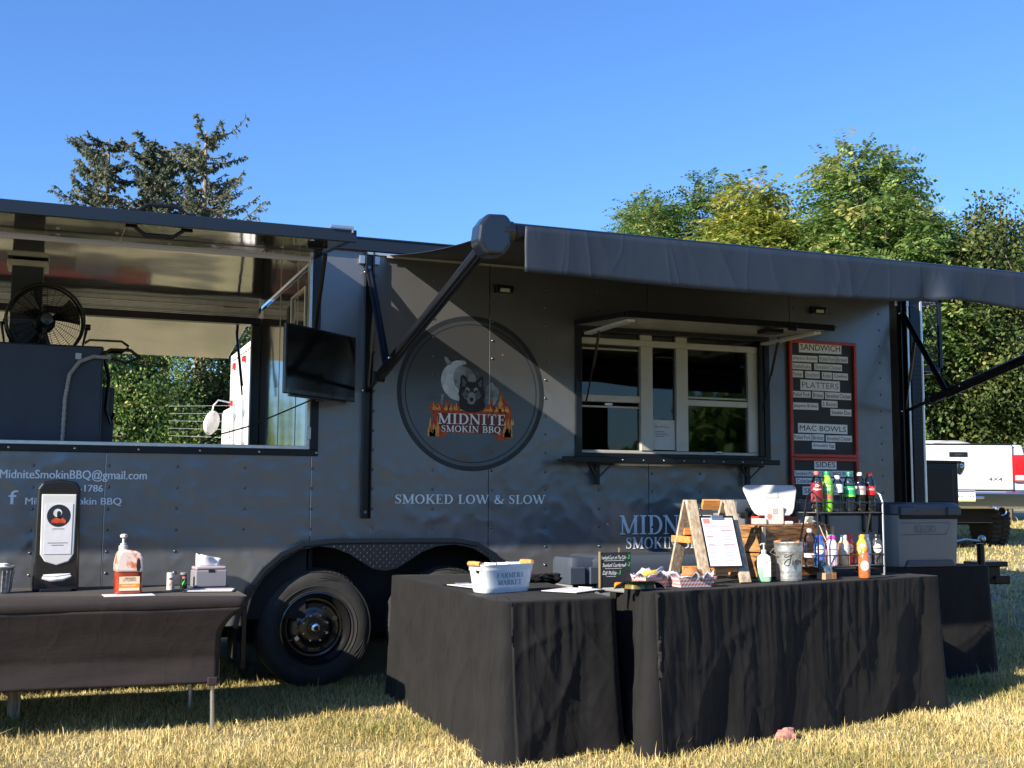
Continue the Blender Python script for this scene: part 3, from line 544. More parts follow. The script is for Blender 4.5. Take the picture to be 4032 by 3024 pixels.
# wheel box, fender
s = MB(); s.box(1.2, 3.1, .28, .3, .3, .93).box(1.2, 3.1, .012, .3, .93, .95).box(1.18, 1.2, .012, .3, .2, .95).box(3.1, 3.12, .012, .3, .2, .95); s.build("wheel_box", "dark", T)
OUT = [(1.165, .40), (1.19, .52), (1.245, .64), (1.33, .755), (1.44, .85), (1.58, .915), (1.75, .932), (2.0, .934), (2.59, .93), (2.74, .905), (2.87, .83), (2.97, .72), (3.05, .58), (3.1, .40)]
def strip(poly, y0, y1, th, nm, m, par, flat=False):
    s = MB(); n = len(poly); I = []
    for i in range(n):
        a = Vector(poly[max(i-1, 0)]); b = Vector(poly[min(i+1, n-1)]); d = (b-a).normalized(); nn_ = Vector((d.y, -d.x)); I.append(Vector(poly[i])+nn_*th)
    for i in range(n-1):
        A, B, C, D_ = poly[i], poly[i+1], I[i+1], I[i]; vs = [(p[0], y, p[1]) for y in (y0, y1) for p in (A, B, C, D_)]
        s.add(vs, [(3, 2, 1, 0), (4, 5, 6, 7), (0, 1, 5, 4), (1, 2, 6, 5), (2, 3, 7, 6), (3, 0, 4, 7)])
    return s.build(nm, m, par)
fen = strip(OUT, -.062, 0, .006, "fender", "tread", T)
strip(OUT, -.066, -.058, .026, "fender_lip", "tread", fen); strip(OUT, -.02, -.006, .004, "fender_flange", "alu", fen)
inner = [(1.215, .42), (1.26, .57), (1.34, .70), (1.45, .80), (1.56, .865), (1.68, .888), (1.78, .875), (1.88, .835), (1.96, .785), (2.03, .742), (2.11, .726), (2.19, .742), (2.27, .79), (2.36, .845), (2.46, .88), (2.58, .89), (2.7, .868), (2.82, .80), (2.92, .70), (3.0, .57), (3.05, .42)]
plate = [(p[0], p[1]-.02) for p in OUT[5:10]]
poly = [(1.245, .62), (1.33, .735), (1.44, .83)] + plate + [(2.87, .81), (2.95, .72)] + inner[::-1][1:-1]
poly = [(1.19, .50)] + poly[:]
fp = MB().prism(poly, -.058, -.053).build("fender_plate", "tread", fen)
def inpoly(x, z, P):
    c = False; n = len(P)
    for i in range(n):
        x1, y1 = P[i]; x2, y2 = P[(i+1) % n]
        if (y1 > z) != (y2 > z) and x < (x2-x1)*(z-y1)/(y2-y1)+x1: c = not c
    return c
s = MB()
for i in range(86):
    for j in range(26):
        x, z = 1.2+.0215*i, .5+.0215*j
        if not (inpoly(x, z, poly) and inpoly(x+.01, z, poly) and inpoly(x, z-.01, poly) and inpoly(x-.01, z, poly)): continue
        a = PI/4 if (i+j) % 2 else -PI/4; c = Vector((x, -.058, z)); d = Vector((math.cos(a), 0, math.sin(a)))*.0125; n = Vector((-math.sin(a), 0, math.cos(a)))*.0034
        s.add([c-d, c+n, c+d, c-n, c+Vector((0, -.0022, 0))], [(0, 1, 4), (1, 2, 4), (2, 3, 4), (3, 0, 4)])
s.build("tread_bars", "treadbars", fen, kind="stuff")
MB().box(1.215, 1.245, -.055, -.01, .15, .55).build("mud_flap", "tread", T, bev=.003)
# wheels
R_ = .372
def wheel(cx, nm="wheel"):
    w = MB()
    w.lathe([(.205, .02), (.225, .0), (.262, -.008), (.3, -.008), (.335, .0), (.358, .018), (.37, .04), (R_, .07), (R_+.001, .11), (R_, .16), (.365, .19), (.34, .21), (.2, .21)], 96, 'Y', cap=False)
    o = w.build(nm, "rubber", T, smooth=True, loc=(cx, .0, .374))
    s = MB()
    for r in (.352, .262, .232): 
        s.lathe([(r+.003, .012 if r > .3 else -.0075), (r+.0015, .005 if r > .3 else -.0105), (r-.0015, .005 if r > .3 else -.0105), (r-.003, .01 if r > .3 else -.0075)], 96, 'Y', cap=False)
    for k in range(72):
        a = 2*PI*k/72; c = Vector((math.cos(a), 0, math.sin(a))); t_ = Vector((-math.sin(a), 0, math.cos(a)))
        p0_ = c*.359+Vector((0, .017, 0)); p1_ = c*.373+Vector((0, .06, 0)); s.bar(p0_-t_*.002, p1_+t_*.006, .009, .004, up=c)
    for a0, k in ((60, 1), (-20, -1)):
        for q in range(3):
            pts = [(math.cos(math.radians(a0+i*5*k+q*3))*(.335-.006*i*q*.5-.008*q), -.0085, math.sin(math.radians(a0+i*5*k+q*3))*(.335-.006*i*q*.5-.008*q)) for i in range(6)]; s.tube(pts, [.0008, .0016, .002, .002, .0014, .0006], 5)
    s.build("tyre_ribs", "rubber", o, smooth=True, kind="stuff")
    s = MB()
    def arc_text(txt, r, a0, h, cw):
        vs, fs = sans(txt); xs = [v[0] for v in vs]; x0, x1 = min(xs), max(xs); L = cw
        s.add([(math.cos(a0-(v[0]-x0)/(x1-x0)*L/r)*(r+v[1]*h), -.0092, math.sin(a0-(v[0]-x0)/(x1-x0)*L/r)*(r+v[1]*h)) for v in vs], fs)
    arc_text("MASTER", .285, math.radians(150), .035, .14);     s.build("sidewall_lettering", mat("moulded_rubber_letters", (.05, .048, .046), .6), o)
    s = MB(); s.lathe([(.228, .015), (.226, -.006), (.218, -.008), (.212, .006), (.205, .02), (.196, .03), (.188, .045), (.182, .07), (.17, .072), (.16, .052), (.15, .046), (.118, .05), (.1, .04), (.088, .036), (.05, .036)], 72, 'Y', cap=False); s.lathe([(.05, .036), (.001, .036)], 24, 'Y', cap=False)
    s.build("rim", "rim", o, smooth=True)
    for k in range(8):
        a = math.radians(22.5+45*k); x, z = math.cos(a)*.142, math.sin(a)*.142
        MB().lathe([(.016, .0465), (.016, .044), (.0, .0438)], 14, 'Y', c=(x, 0, z), cap=False).build("rim_hole", "dark", o)
    for k in range(8):
        a = math.radians(22.5+45*k+0); x, z = math.cos(a)*.082, math.sin(a)*.082
        MB().lathe([(.0095, .04), (.0095, .012), (.007, .009), (.003, .009)], 6, 'Y', c=(x, 0, z)).build("lug_nut", "chrome", o, smooth=False)
    MB().lathe([(.033, .038), (.033, .0), (.028, -.008), (.016, -.012), (.001, -.012)], 32, 'Y').build("hub_cap", "chrome", o, smooth=True)
    MB().lathe([(.016, -.011), (.014, -.0135), (.001, -.0135)], 20, 'Y').build("hub_plug", "rubber", o, smooth=True)
    MB().box(-.125, -.1, .03, .04, -.075, -.05, R=Matrix.Rotation(math.radians(-35), 3, 'Y')).build("balance_weight", "alu", o)
    MB().tube([(-.165, .03, -.075), (-.15, .01, -.07)], .004, 8).build("valve_stem", "brass", o, smooth=True)
wheel(1.683); wheel(2.54)
MB().tube([(1.683, .2, .374), (1.683, 2.0, .374)], .03, 12).tube([(2.54, .2, .374), (2.54, 2.0, .374)], .03, 12).box(XL, XR, .5, .56, .28, .42).box(XL, XR, 1.7, 1.76, .28, .42).build("chassis", "dark", T)
for xx in (1.683, 2.54): MB().lathe([(R_, 2.0), (R_, 2.2)], 40, 'Y', c=(xx, 0, .374)).build("far_wheel", "rubber", T, smooth=True)
# lettering
def vinyl(nm, src, x0, x1, z0, z1, m, shadow=False, parent=T, y=-.003):
    if shadow: put_text(MB(), src, x1-x0+.008, z1-z0+.008, wallmap(x0-.001, z0-.006, y+.0012), lift=(0, -1, 0)).build(nm+"_outline", "ink", parent)
    return put_text(MB(), src, x1-x0, z1-z0, wallmap(x0, z0, y), lift=(0, -1, 0)).build(nm, m, parent)
vinyl("slogan_lettering", serif("SMOKED LOW & SLOW"), 2.187, 3.251, 1.153, 1.216, "vinylwhite", False)
vinyl("large_name_lettering", serif("MIDNITE"), 3.815, 4.57, .942, 1.082, "vinylgrey", True)
vinyl("large_name_lettering", serif("SMOKIN BBQ"), 3.866, 4.52, .825, .926, "vinylgrey", True)
def fat(nm, src, x0, x1, z0, z1):
    m_ = MB()
    for k, dx in enumerate((-.0012, 0, .0012)): put_text(m_, src, x1-x0, z1-z0, wallmap(x0+dx, z0, -.003-.0001*k))
    return m_.build(nm, "vinylwhite", T)
fat("email_lettering", sans("MidniteSmokinBBQ@gmail.com"), -.18, .634, 1.28, 1.35)
fat("phone_lettering", sans("-1786"), .255, .386, 1.221, 1.262)
fat("page_name_lettering", sans("Midnite Smokin BBQ"), -.037, .494, 1.137, 1.186)
vinyl("social_mark", sans("f"), -.128, -.077, 1.146, 1.227, "vinylwhite")
# round emblem
EX, EZ, ER = 2.713, 1.897, .525
def ringm(r0, r1, y, m, n=96):
    s = MB(); o = 0
    for k in range(n): 
        t = 2*PI*k/n
        for r in (r0, r1): s.v.append((EX+math.cos(t)*r, y, EZ+math.sin(t)*r))
    for k in range(n): q = (k+1) % n; s.f.append((2*k, 2*q, 2*q+1, 2*k+1))
    return s.build("emblem_ring", m, T)
M["panel2"] = M["panel"].copy(); M["panel2"].node_tree.nodes["Principled BSDF"].inputs["Base Color"].default_value = (.1, .105, .115, 1)
ringm(.0001, ER-.033, -.0006, "panel2"); ringm(ER-.032, ER, -.0012, "emblemdark"); ringm(ER-.062, ER-.054, -.0012, "emblemdark")
def efp(px, py): return (EX + (px-1154)/910*ER, EZ - (py-620)/960*ER*1.005 )      # emblem drawing units
def shape(nm, pts, m, y, wob=0, seed=0):
    rg = random.Random(seed); s = MB(); P = [efp(*p) for p in pts]
    if wob:
        Q = []
        for i in range(len(P)):
            a, b = Vector(P[i]), Vector(P[(i+1) % len(P)]); k = max(1, int((b-a).length/.012))
            for j in range(k): p = a.lerp(b, j/k); Q.append((p.x+rg.uniform(-wob, wob), p.y+rg.uniform(-wob, wob)))
        P = Q
    s.v = [(p[0], y, p[1]) for p in P]; A = sum(P[i][0]*P[(i+1) % len(P)][1]-P[(i+1) % len(P)][0]*P[i][1] for i in range(len(P)))
    s.f = [tuple(range(len(P))) if A > 0 else tuple(reversed(range(len(P))))]
    return s.build(nm, m, T)
# moon crescent
mo = [(1010+240*math.cos(a), 470+250*math.sin(a)) for a in [math.radians(t) for t in range(-75, -300, -9)]]
mi = [(1085+165*math.cos(a), 440+175*math.sin(a)) for a in [math.radians(t) for t in range(-290, -85, 9)]]
shape("emblem_moon", mo+mi, "moon", -.0014, .002, 3)
shape("emblem_smoke", [(1000+200*math.cos(math.radians(t)), 480+200*math.sin(math.radians(t))) for t in range(0, 360, 12)], "smoke", -.0012, .003, 40)
shape("emblem_smoke", [(1335, 520), (1400, 480), (1470, 540), (1490, 620), (1450, 720), (1400, 790), (1350, 740), (1320, 640)], "smoke", -.0014, .006, 4)
shape("emblem_smoke", [(800, 180), (850, 200), (900, 270), (850, 290), (820, 240)], "smoke", -.0014, .003, 5)
shape("emblem_smoke", [(780, 640), (810, 650), (790, 780), (700, 790), (760, 740)], "smoke", -.0014, .003, 6)
# flames
def flames(n, x0, x1, yb, h0, h1, m, y, seed, w=46):
    rg = random.Random(seed)
    for i in range(n):
        x = x0+(x1-x0)*(i+.5)/n+rg.uniform(-15, 15); h = rg.uniform(h0, h1); ww = w*rg.uniform(.7, 1.3); l = rg.uniform(-.5, .5)*ww
        shape("emblem_flame", [(x-ww*.5, yb), (x-ww*.62, yb-h*.3), (x-ww*.2, yb-h*.55), (x-ww*.25+l*.5, yb-h*.8), (x+l, yb-h), (x+ww*.15+l*.4, yb-h*.62), (x+ww*.5, yb-h*.35), (x+ww*.45, yb)], m, y)
shape("emblem_flame_field", [(640, 800), (700, 760), (800, 800), (1000, 820), (1330, 820), (1480, 780), (1560, 740), (1640, 820), (1660, 900), (1620, 1050), (1640, 1180), (1480, 1180), (1440, 1120), (850, 1110), (800, 1170), (660, 1170), (650, 1040), (680, 930)], "flamered", -.0016, .008, 8)
flames(13, 650, 1640, 850, 60, 170, "flamered", -.0018, 11, 80); flames(1, 1500, 1560, 850, 290, 300, "flamered", -.0018, 2, 120)
flames(14, 660, 1630, 840, 40, 110, "flameorange", -.0020, 12, 46); flames(1, 1490, 1550, 800, 170, 180, "flameorange", -.002, 3, 60); flames(6, 640, 730, 1160, 60, 320, "flameorange", -.0020, 13, 40); flames(6, 1570, 1650, 1150, 60, 300, "flameorange", -.0020, 14, 40)
flames(9, 660, 1620, 830, 20, 60, "flameyellow", -.0022, 15, 18); flames(2, 1650, 1680, 1000, 60, 100, "flameyellow", -.0022, 16, 22)
# wolf head
shape("emblem_wolf", [(1000, 560), (1010, 420), (1030, 390), (1075, 420), (1110, 480), (1195, 480), (1240, 425), (1275, 400), (1295, 440), (1295, 560), (1320, 640), (1300, 700), (1320, 780), (1280, 830), (1190, 860), (1090, 850), (1010, 820), (985, 760), (1000, 690), (980, 630)], "wolfdark", -.0024, .002, 9)
shape("emblem_wolf_ear", [(1030, 540), (1030, 430), (1080, 480), (1070, 540)], "wolfmid", -.0026); shape("emblem_wolf_ear", [(1270, 540), (1275, 440), (1225, 490), (1235, 540)], "wolfmid", -.0026)
shape("emblem_wolf_cheek", [(1025, 640), (1060, 580), (1110, 620), (1120, 720), (1060, 690)], "wolfmid", -.0026, .002, 1); shape("emblem_wolf_cheek", [(1270, 640), (1235, 580), (1185, 620), (1175, 720), (1235, 690)], "wolfmid", -.0026, .002, 2)
shape("emblem_wolf_muzzle", [(1110, 620), (1145, 600), (1180, 620), (1200, 700), (1180, 745), (1145, 760), (1105, 745), (1090, 700)], "wolflight", -.0028)
shape("emblem_wolf_brow", [(1065, 570), (1090, 540), (1125, 570), (1120, 600), (1080, 590)], "wolflight", -.0028); shape("emblem_wolf_brow", [(1230, 570), (1205, 540), (1170, 570), (1175, 600), (1215, 590)], "wolflight", -.0028)
shape("emblem_wolf_eye", [(1075, 588), (1100, 580), (1112, 600), (1088, 602)], "wolfdark", -.003); shape("emblem_wolf_eye", [(1220, 588), (1195, 580), (1183, 600), (1207, 602)], "wolfdark", -.003)
shape("emblem_wolf_nose", [(1120, 680), (1145, 672), (1172, 680), (1168, 715), (1145, 728), (1124, 715)], "wolfdark", -.003)
shape("emblem_name_backing", [(740, 870), (1560, 890), (1560, 1020), (1500, 1110), (800, 1100), (740, 990)], "maroon", -.0024, .003, 12)
for k in range(16):
    rg = random.Random(k); x, y = rg.uniform(760, 1560), rg.uniform(120, 700); shape("emblem_spark", [(x-5, y), (x, y-5), (x+6, y), (x, y+5)], "flameyellow", -.0014)
a = efp(735, 998); b = efp(1568, 1005); vinyl("emblem_name", serif("MIDNITE"), a[0], b[0], efp(0, 1005)[1], efp(0, 872)[1], "vinylwhite", y=-.0036)
a = efp(783, 0); b = efp(1515, 0); vinyl("emblem_name", serif("SMOKIN BBQ"), a[0], b[0], efp(0, 1118)[1], efp(0, 1020)[1], "vinylwhite", y=-.0036)
# ---- awning, fixed to the trailer by its rail and arms
aw = MB().box(1.96, 6.42, -.03, -.002, 2.782, 2.802).build("awning", "alu", T, bev=.003)
AY, AZ = -2.33, 2.445
MB().box(2.10, 6.3, -.034, -.03, 2.77, 2.785).build("awning_rail", "winframe", aw)
s = MB(); n = 24
for i in range(n+1):
    for j in range(9):
        t = j/8; x = 2.12+(6.35-2.12)*i/n; s.v.append((x, -.03+(AY+.03)*t, 2.79+(AZ+.045-2.79)*t - .035*math.sin(PI*t)))
for i in range(n):
    for j in range(8): s.f.append((i*9+j, i*9+j+1, (i+1)*9+j+1, (i+1)*9+j))
fb_ = s.build("awning_fabric", "awnunder", aw, smooth=True); so_ = fb_.modifiers.new("thick", 'SOLIDIFY'); so_.thickness = .003
s = MB(); N = 260
for i in range(N+1):
    x = 2.135+(6.42-2.135)*i/N
    wv = mn.noise(Vector((x*2.2, 0, 0)))*.012 + math.exp(-((x-4.62)/.10)**2)*.03 - math.exp(-((x-4.5)/.06)**2)*.02
    for j in range(9):
        t = j/8; s.v.append((x + (mn.noise(Vector((x*3, t*2, 4)))*.004), AY-.052-wv*t*1.6, AZ+.025-(.225+ .010*math.sin(x*2.1+1) - .03*math.exp(-((x-4.75)/.35)**2))*t))
for i in range(N):
    for j in range(8): s.f.append((i*9+j, i*9+j+1, (i+1)*9+j+1, (i+1)*9+j))
v_ = s.build("valance", "canvas", aw, smooth=True); v_.modifiers.new("thick", 'SOLIDIFY').thickness = .002
MB().tube([(2.06, AY, AZ), (6.4, AY, AZ)], .046, 20).build("roller_tube", "black", aw, smooth=True)
MB().lathe([(.03, 2.02), (.052, 2.03), (.052, 2.085), (.05, 2.09)], 24, 'X', c=(0, AY, AZ)).build("roller_cap", "blackplastic", aw, smooth=True)
HEADS = []
def arm(x, sgn, hide=False):
    MB().box(x-.022, x+.022, -.018, -.004, 1.06, 2.80).box(x-.03, x-.022, -.05, 0, 1.06, 2.80).box(x+.022, x+.030, -.05, 0, 1.06, 2.80).build("awning_post", "black", aw, bev=.002)
    MB().box(x-.07, x-.031, -.03, -.002, 2.72, 2.775).build("post_bracket", "steel", aw, bev=.003); MB().box(x+.031, x+.07, -.03, -.002, 2.72, 2.775).build("post_bracket", "steel", aw, bev=.003)
    s = MB()
    for z, r in ((2.70, .012), (1.1, .011)): s.lathe([(r, -.0185), (r*.95, -.0195), (.001, -.0195)], 16, 'Y', c=(x, 0, z))
    s.build("post_holes", "panel", aw)
    foot = Vector((x, -.04, 1.885)); head = Vector((x, AY+.06, AZ-.05)); d = (head-foot)
    MB().bar(foot, foot+d*.16, .018, .022).build("arm_link", "black", aw, bev=.003)
    MB().bar(foot+d*.13, head, .062, .05).bar(foot+d*.2, head, .034, .07).build("awning_arm", "black", aw, bev=.014, seg=3)
    MB().lathe([(.034, -.03), (.034, .03)], 16, 'X', c=tuple(foot+d*.125)).build("arm_knuckle", "blackplastic", aw, smooth=True)
    top = Vector((x, -.04, 2.66)); tgt = foot+d*.2+Vector((0, 0, .02))
    MB().bar(top, tgt, .05, .012, up=(1, 0, 0)).bar(top+Vector((0, -.0, 0)), tgt, .012, .05, up=(1, 0, 0)).build("arm_strut", "black", aw, bev=.003)
    p = top.lerp(tgt, .3)
    MB().tube([foot, foot.lerp(p, .5)], .006, 8).tube([foot.lerp(p, .42), p], .012, 8).build("gas_spring", "blackplastic", aw, smooth=True)
    for q in (top+Vector((-.035, 0, 0)), foot+d*.28+Vector((-.034, 0, 0)), foot+Vector((-.035, 0, 0))): MB().sphere(tuple(q), .009, 6).build("arm_bolt", "chrome", aw, smooth=True)
    # motor / gear housing at the outer end
    R = Matrix.Rotation(math.radians(0), 3, 'X')
    HEADS.append(MB().prism([(-.085, -.02), (-.075, .06), (-.035, .115), (.06, .12), (.085, .09), (.085, -.03), (.05, -.075), (-.04, -.08)], -.06, .06).build("arm_head", "armhead", aw, bev=.02, seg=4))
    return HEADS.pop()
h = arm(1.985, 1); h.location = (1.985, AY+.01, AZ-.045)
h2 = arm(6.30, 1); h2.location = (6.46, AY+.02, AZ-.02)
# ---- tongue, coupler, jack, gear box and cage at the front
tg = MB().bar((6.5, .75, .5), (8.05, 1.13, .52), .06, .1).bar((6.5, 1.55, .5), (8.05, 1.17, .52), .06, .1).box(7.95, 8.3, 1.1, 1.2, .47, .58).build("tow_tongue", "black", T, bev=.006)
MB().tube([(7.98, 1.0, .2), (7.98, 1.0, .80)], .035, 14).build("tongue_jack", "black", tg, smooth=True)
MB().tube([(7.98, 1.0, .82), (7.76, .95, .84), (7.6, .92, .82)], .011, 8).sphere((8.0, 1.0, .84), .035, 8).build("jack_crank", "steel", tg, smooth=True)
MB().box(8.0, 8.35, 1.05, 1.25, .58, .63).box(8.22, 8.4, 1.08, 1.22, .42, .5).build("coupler", "black", tg, bev=.01)
s = MB()
for i in range(9): s.lathe([(.013, -.005), (.018, 0), (.013, .005)], 8, 'X' if i % 2 else 'Y', c=(8.05+.02*i, 1.0, .45-.16*math.sin(PI*i/9)), cap=False)
s.build("safety_chain", "steel", tg, kind="stuff")
gb = MB().box(6.52, 7.02, .2, 1.9, 1.14, 1.50).build("gear_box", "tread", T, bev=.01)
MB().box(6.60, 6.96, .192, .2, 1.18, 1.44).build("gear_box_door", "black", gb, bev=.004)
MB().box(6.5, 7.04, .18, 1.92, 1.495, 1.515).build("gear_box_lid", "black", gb, bev=.004)
MB().box(6.6, 6.64, .3, .34, .5, 1.14).box(6.9, 6.94, .3, .34, .5, 1.14).build("gear_box_leg", "black", gb)
cg = MB()
cg.box(6.5, 6.9, .2, .22, 2.24, 2.28).box(6.87, 6.9, .2, .23, 2.24, 2.85).box(6.5, 6.9, .2, .23, 2.82, 2.85).box(6.87, 6.9, .2, .9, 2.24, 2.27).box(6.87, 6.9, .2, .9, 2.82, 2.85).box(6.5, 6.53, .2, .23, 2.24, 2.85)
cage = cg.build("equipment_cage", "black", T, bev=.003)
s = MB()
for i in range(-16, 17):
    for sg in (1, -1):
        pts = []; c = 6.7+i*.045
        for z in (2.27, 2.82):
            pts.append((c+sg*(z-2.545)*.55, .21, z))
        a, b = Vector(pts[0]), Vector(pts[1])
        def clip(p, q, lo=6.53, hi=6.87):
            d = q-p; t0, t1 = 0, 1
            if abs(d.x) > 1e-6:
                ta, tb = (lo-p.x)/d.x, (hi-p.x)/d.x; ta, tb = min(ta, tb), max(ta, tb); t0, t1 = max(t0, ta), min(t1, tb)
            return (p+d*t0, p+d*t1) if t1-t0 > .05 else None
        r = clip(a, b)
        if r: s.bar(r[0], r[1], .004, .004)
s.build("cage_mesh", "black", cage, kind="stuff")
MB().box(6.55, 6.8, .4, .8, 2.3, 2.7).build("cage_unit", "coolergrey", cage, bev=.02)

# ---------------------------------------------------------------- things on the trailer
def menu_board(x0, x1, z0, z1, label, cards):
    t = thing("menu_board", label, "menu board", ((x0+x1)/2, 0, z0), group="red framed menu boards on the trailer wall"); cx = (x0+x1)/2
    w = x1-x0; h = z1-z0; f = .024
    MB().box(-w/2, w/2, -.014, -.006, 0, h).build("board", "slate", t)
    for a in ((-w/2, -w/2+f, 0, h), (w/2-f, w/2, 0, h)): MB().box(a[0], a[1], -.034, -.006, a[2], a[3]).build("frame_rail", "redwood", t, bev=.003)
    for a in ((0, f), (h-f, h)): MB().box(-w/2+f, w/2-f, -.034, -.006, a[0], a[1]).build("frame_rail", "redwood", t, bev=.003)
    for (txt, a, b, c, d, mm) in cards:
        cd = MB().box(a-cx, b-cx, -.0165, -.014, c-z0, d-z0).build("menu_card", "card", t); cd.rotation_euler = (0, random.uniform(-.006, .006), 0)
        big = (d-c) > .06; mx_ = .008; hh = (d-c)*(.56 if big else .62)
        put_text(MB(), sans(txt), (b-a)-2*mx_-(.01 if big else 0), hh if not set(txt) & set("gjpqy") or True else hh, lambda u, v: (a-cx+mx_+(.005 if big else 0)+u, -.0172, c-z0+((d-c)-hh)/2+v)).build("card_lettering", mm, cd)
def cc(px, py):          # reading of the card positions on the board, in metres along the wall
    X = 5.240+(px-205)/555*.607 + (py-300)*-.000018
    top = 2.395-.0000*px; Z = 1.512+(1252-(py-(px-210)*(.036-.018*(py-290)/960)))/960*.885
    return X, Z
def crd(txt, a, b, c, d, m="ink"):
    x0, z1 = cc(a, b); x1, z0 = cc(c, d); z1 = cc((a+c)/2, b+ (c-a)*.012)[1]; z0 = cc((a+c)/2, d-(c-a)*.012)[1]; return (txt, x0, x1, z0, z1, m)
menu_board(5.237, 5.85, 1.512, 2.40, "tall red framed menu board headed SANDWICH, PLATTERS and MAC BOWLS, right of the service window", [
 crd("SANDWICH", 295, 303, 652, 403), crd("Jalapeno Brisket", 234, 417, 447, 475, "greyink"), crd("Pulled Pork", 457, 417, 598, 474, "greyink"), crd("Brisket", 603, 420, 701, 476, "greyink"),
 crd("RattleSnake", 234, 482, 392, 538, "greyink"), crd("Shredded Chicken", 420, 485, 653, 543, "greyink"), crd("Porker", 235, 545, 325, 603, "greyink"), crd("Southern", 343, 548, 464, 608, "greyink"), crd("Rodeo", 482, 554, 567, 613, "greyink"), crd("Cowboy", 577, 560, 705, 620),
 crd("PLATTERS", 300, 620, 630, 714, "greyink"), crd("Pulled Pork", 238, 713, 389, 769), crd("Brisket", 397, 717, 494, 777), crd("Shredded Chicken", 505, 720, 726, 782),
 crd("Jalapeno Brisket", 240, 806, 453, 869), crd("3 Bones", 479, 790, 612, 848), crd("Smokin Duo", 551, 857, 728, 917), crd("MAC BOWLS", 281, 978, 693, 1065),
 crd("Pulled Pork", 244, 1065, 393, 1121), crd("Brisket", 399, 1067, 498, 1124), crd("Shredded Chicken", 513, 1075, 732, 1132), crd("Armadillo Egg", 396, 1135, 589, 1193)])
menu_board(5.237, 5.85, 1.06, 1.508, "short red framed menu board headed SIDES, below the taller board behind the bottles", [
 crd("SIDES", 415, 1277, 601, 1357), crd("Smoked Mac N Cheese", 250, 1362, 556, 1416), crd("BBQ Beans", 560, 1366, 742, 1420), crd("Coleslaw", 262, 1422, 405, 1476), crd("Cucumber Onion Salad", 418, 1424, 742, 1480), crd("SPECIALS", 318, 1490, 620, 1566)])
# television on a swing arm
tv = thing("television", "black flat television on a swing arm between the porch opening and the left awning post", "television", (1.61, -.33, 1.80), math.atan2(.5, .54))
MB().box(-.368, .368, -.012, .01, 0, .42).box(-.25, .25, .01, .045, .06, .34).build("tv_case", "blackplastic", tv, bev=.006)
MB().box(-.352, .352, -.0145, -.012, .03, .406).build("screen", "tvscreen", tv)
MB().box(-.05, .05, .03, .05, .12, .3).bar((0, .05, .2), (.18, .2, .2), .03, .04).build("mount_arm", "black", tv, bev=.003)
MB().box(-.3, .28, -.004, .02, -.012, 0).box(-.03, .03, -.01, .01, -.02, -.012).build("speaker_bar", "blackplastic", tv, bev=.003)
s = MB(); tag(s.tube([(1.7, -.15, 1.85), (1.55, -.05, 1.78), (1.3, .4, 1.66), (1.1, .55, 1.6), (.95, .2, 1.515)], .005, 6).build("power_cable", "rubber", None, smooth=True), "thin dark cable hanging from the television across the porch opening", "cable")
# smoker cabinet in the porch
sm = thing("smoker_cabinet", "big midnight blue steel smoker cabinet standing inside the open trailer porch", "smoker", (-.45, .3, 1.04))
MB().box(-1.6, .82, 0, .8, 0, 1.09).build("cabinet_body", "smoker", sm, bev=.012)
MB().box(.25, .44, .45, .65, 1.09, 1.69).build("flue", "smoker", sm, bev=.005)
MB().box(.22, .47, .42, .68, 1.645, 1.685).build("flue_collar", "winframe", sm, bev=.004)
MB().box(.82, .90, .2, .6, .25, .85).build("control_box", "smoker", sm, bev=.006)
MB().tube([(.83, .1, 1.02), (.86, .1, .9), (.85, .12, .7), (.88, .12, .62), (.9, .14, .68)], .012, 8).tube([(.86, .1, .3), (.86, .1, .05)], .016, 8).tube([(.84, .12, .42), (1.04, .12, .43)], .012, 8).build("cabinet_pipes", "blackplastic", sm, smooth=True)
pts = [(.865, -.02, 1.02), (.76, -.03, 1.02), (.68, -.03, .985), (.625, -.03, .9), (.605, -.03, .75), (.6, -.03, .5), (.605, -.03, .25), (.61, -.03, 0)]
P = []; 
for i in range(len(pts)-1):
    for j in range(14): P.append(tuple(Vector(pts[i]).lerp(Vector(pts[i+1]), j/14)))
MB().tube(P, [.014 if k % 2 else .0105 for k in range(len(P))], 10).build("conduit_hose", "hose", sm, smooth=False)
MB().box(.655, .69, -.012, 0, 1.0, 1.04).build("conduit_clip", "frost", sm, bev=.002)
MB().tube([(.8, -.02, 1.03), (.86, -.02, 1.07), (.98, -.02, 1.07), (1.03, -.02, 1.03)], .01, 8).tube([(.85, -.02, 1.02), (.95, -.02, .99), (1.04, -.02, 1.03)], .009, 8).build("cabinet_handle", "black", sm, smooth=True)
fn = thing("floor_fan", "round black drum fan with wire guard on top of the blue smoker", "fan", (.02, .62, 2.13), .12)
fr_ = .235; cz = .19
MB().tube([(math.cos(2*PI*k/40)*fr_, 0, cz+math.sin(2*PI*k/40)*fr_) for k in range(41)], .009, 8).tube([(math.cos(2*PI*k/40)*fr_, .1, cz+math.sin(2*PI*k/40)*fr_) for k in range(41)], .007, 8).build("rim_ring", "black", fn, smooth=True)
s = MB()
for q in range(1, 17): s.tube([(math.cos(2*PI*k/36)*fr_*q/17, -.045*(1-(q/17)**2), cz+math.sin(2*PI*k/36)*fr_*q/17) for k in range(37)], .0013, 4, cap=False)
for k in range(24): a = 2*PI*k/24; s.tube([(math.cos(a)*fr_*q/6, -.046*(1-(q/6)**2), cz+math.sin(a)*fr_*q/6) for q in range(1, 7)], .0018, 4, cap=False)
s.build("wire_guard", "black", fn, kind="stuff")
MB().lathe([(.04, -.052), (.036, -.06), (.001, -.062)], 24, 'Y', c=(0, 0, cz)).build("guard_badge", "blackplastic", fn, smooth=True)
MB().lathe([(.05, 0), (.05, .09), (.07, .1), (.07, .2), (.04, .22)], 24, 'Y', c=(0, 0, cz)).build("motor", "black", fn, smooth=True)
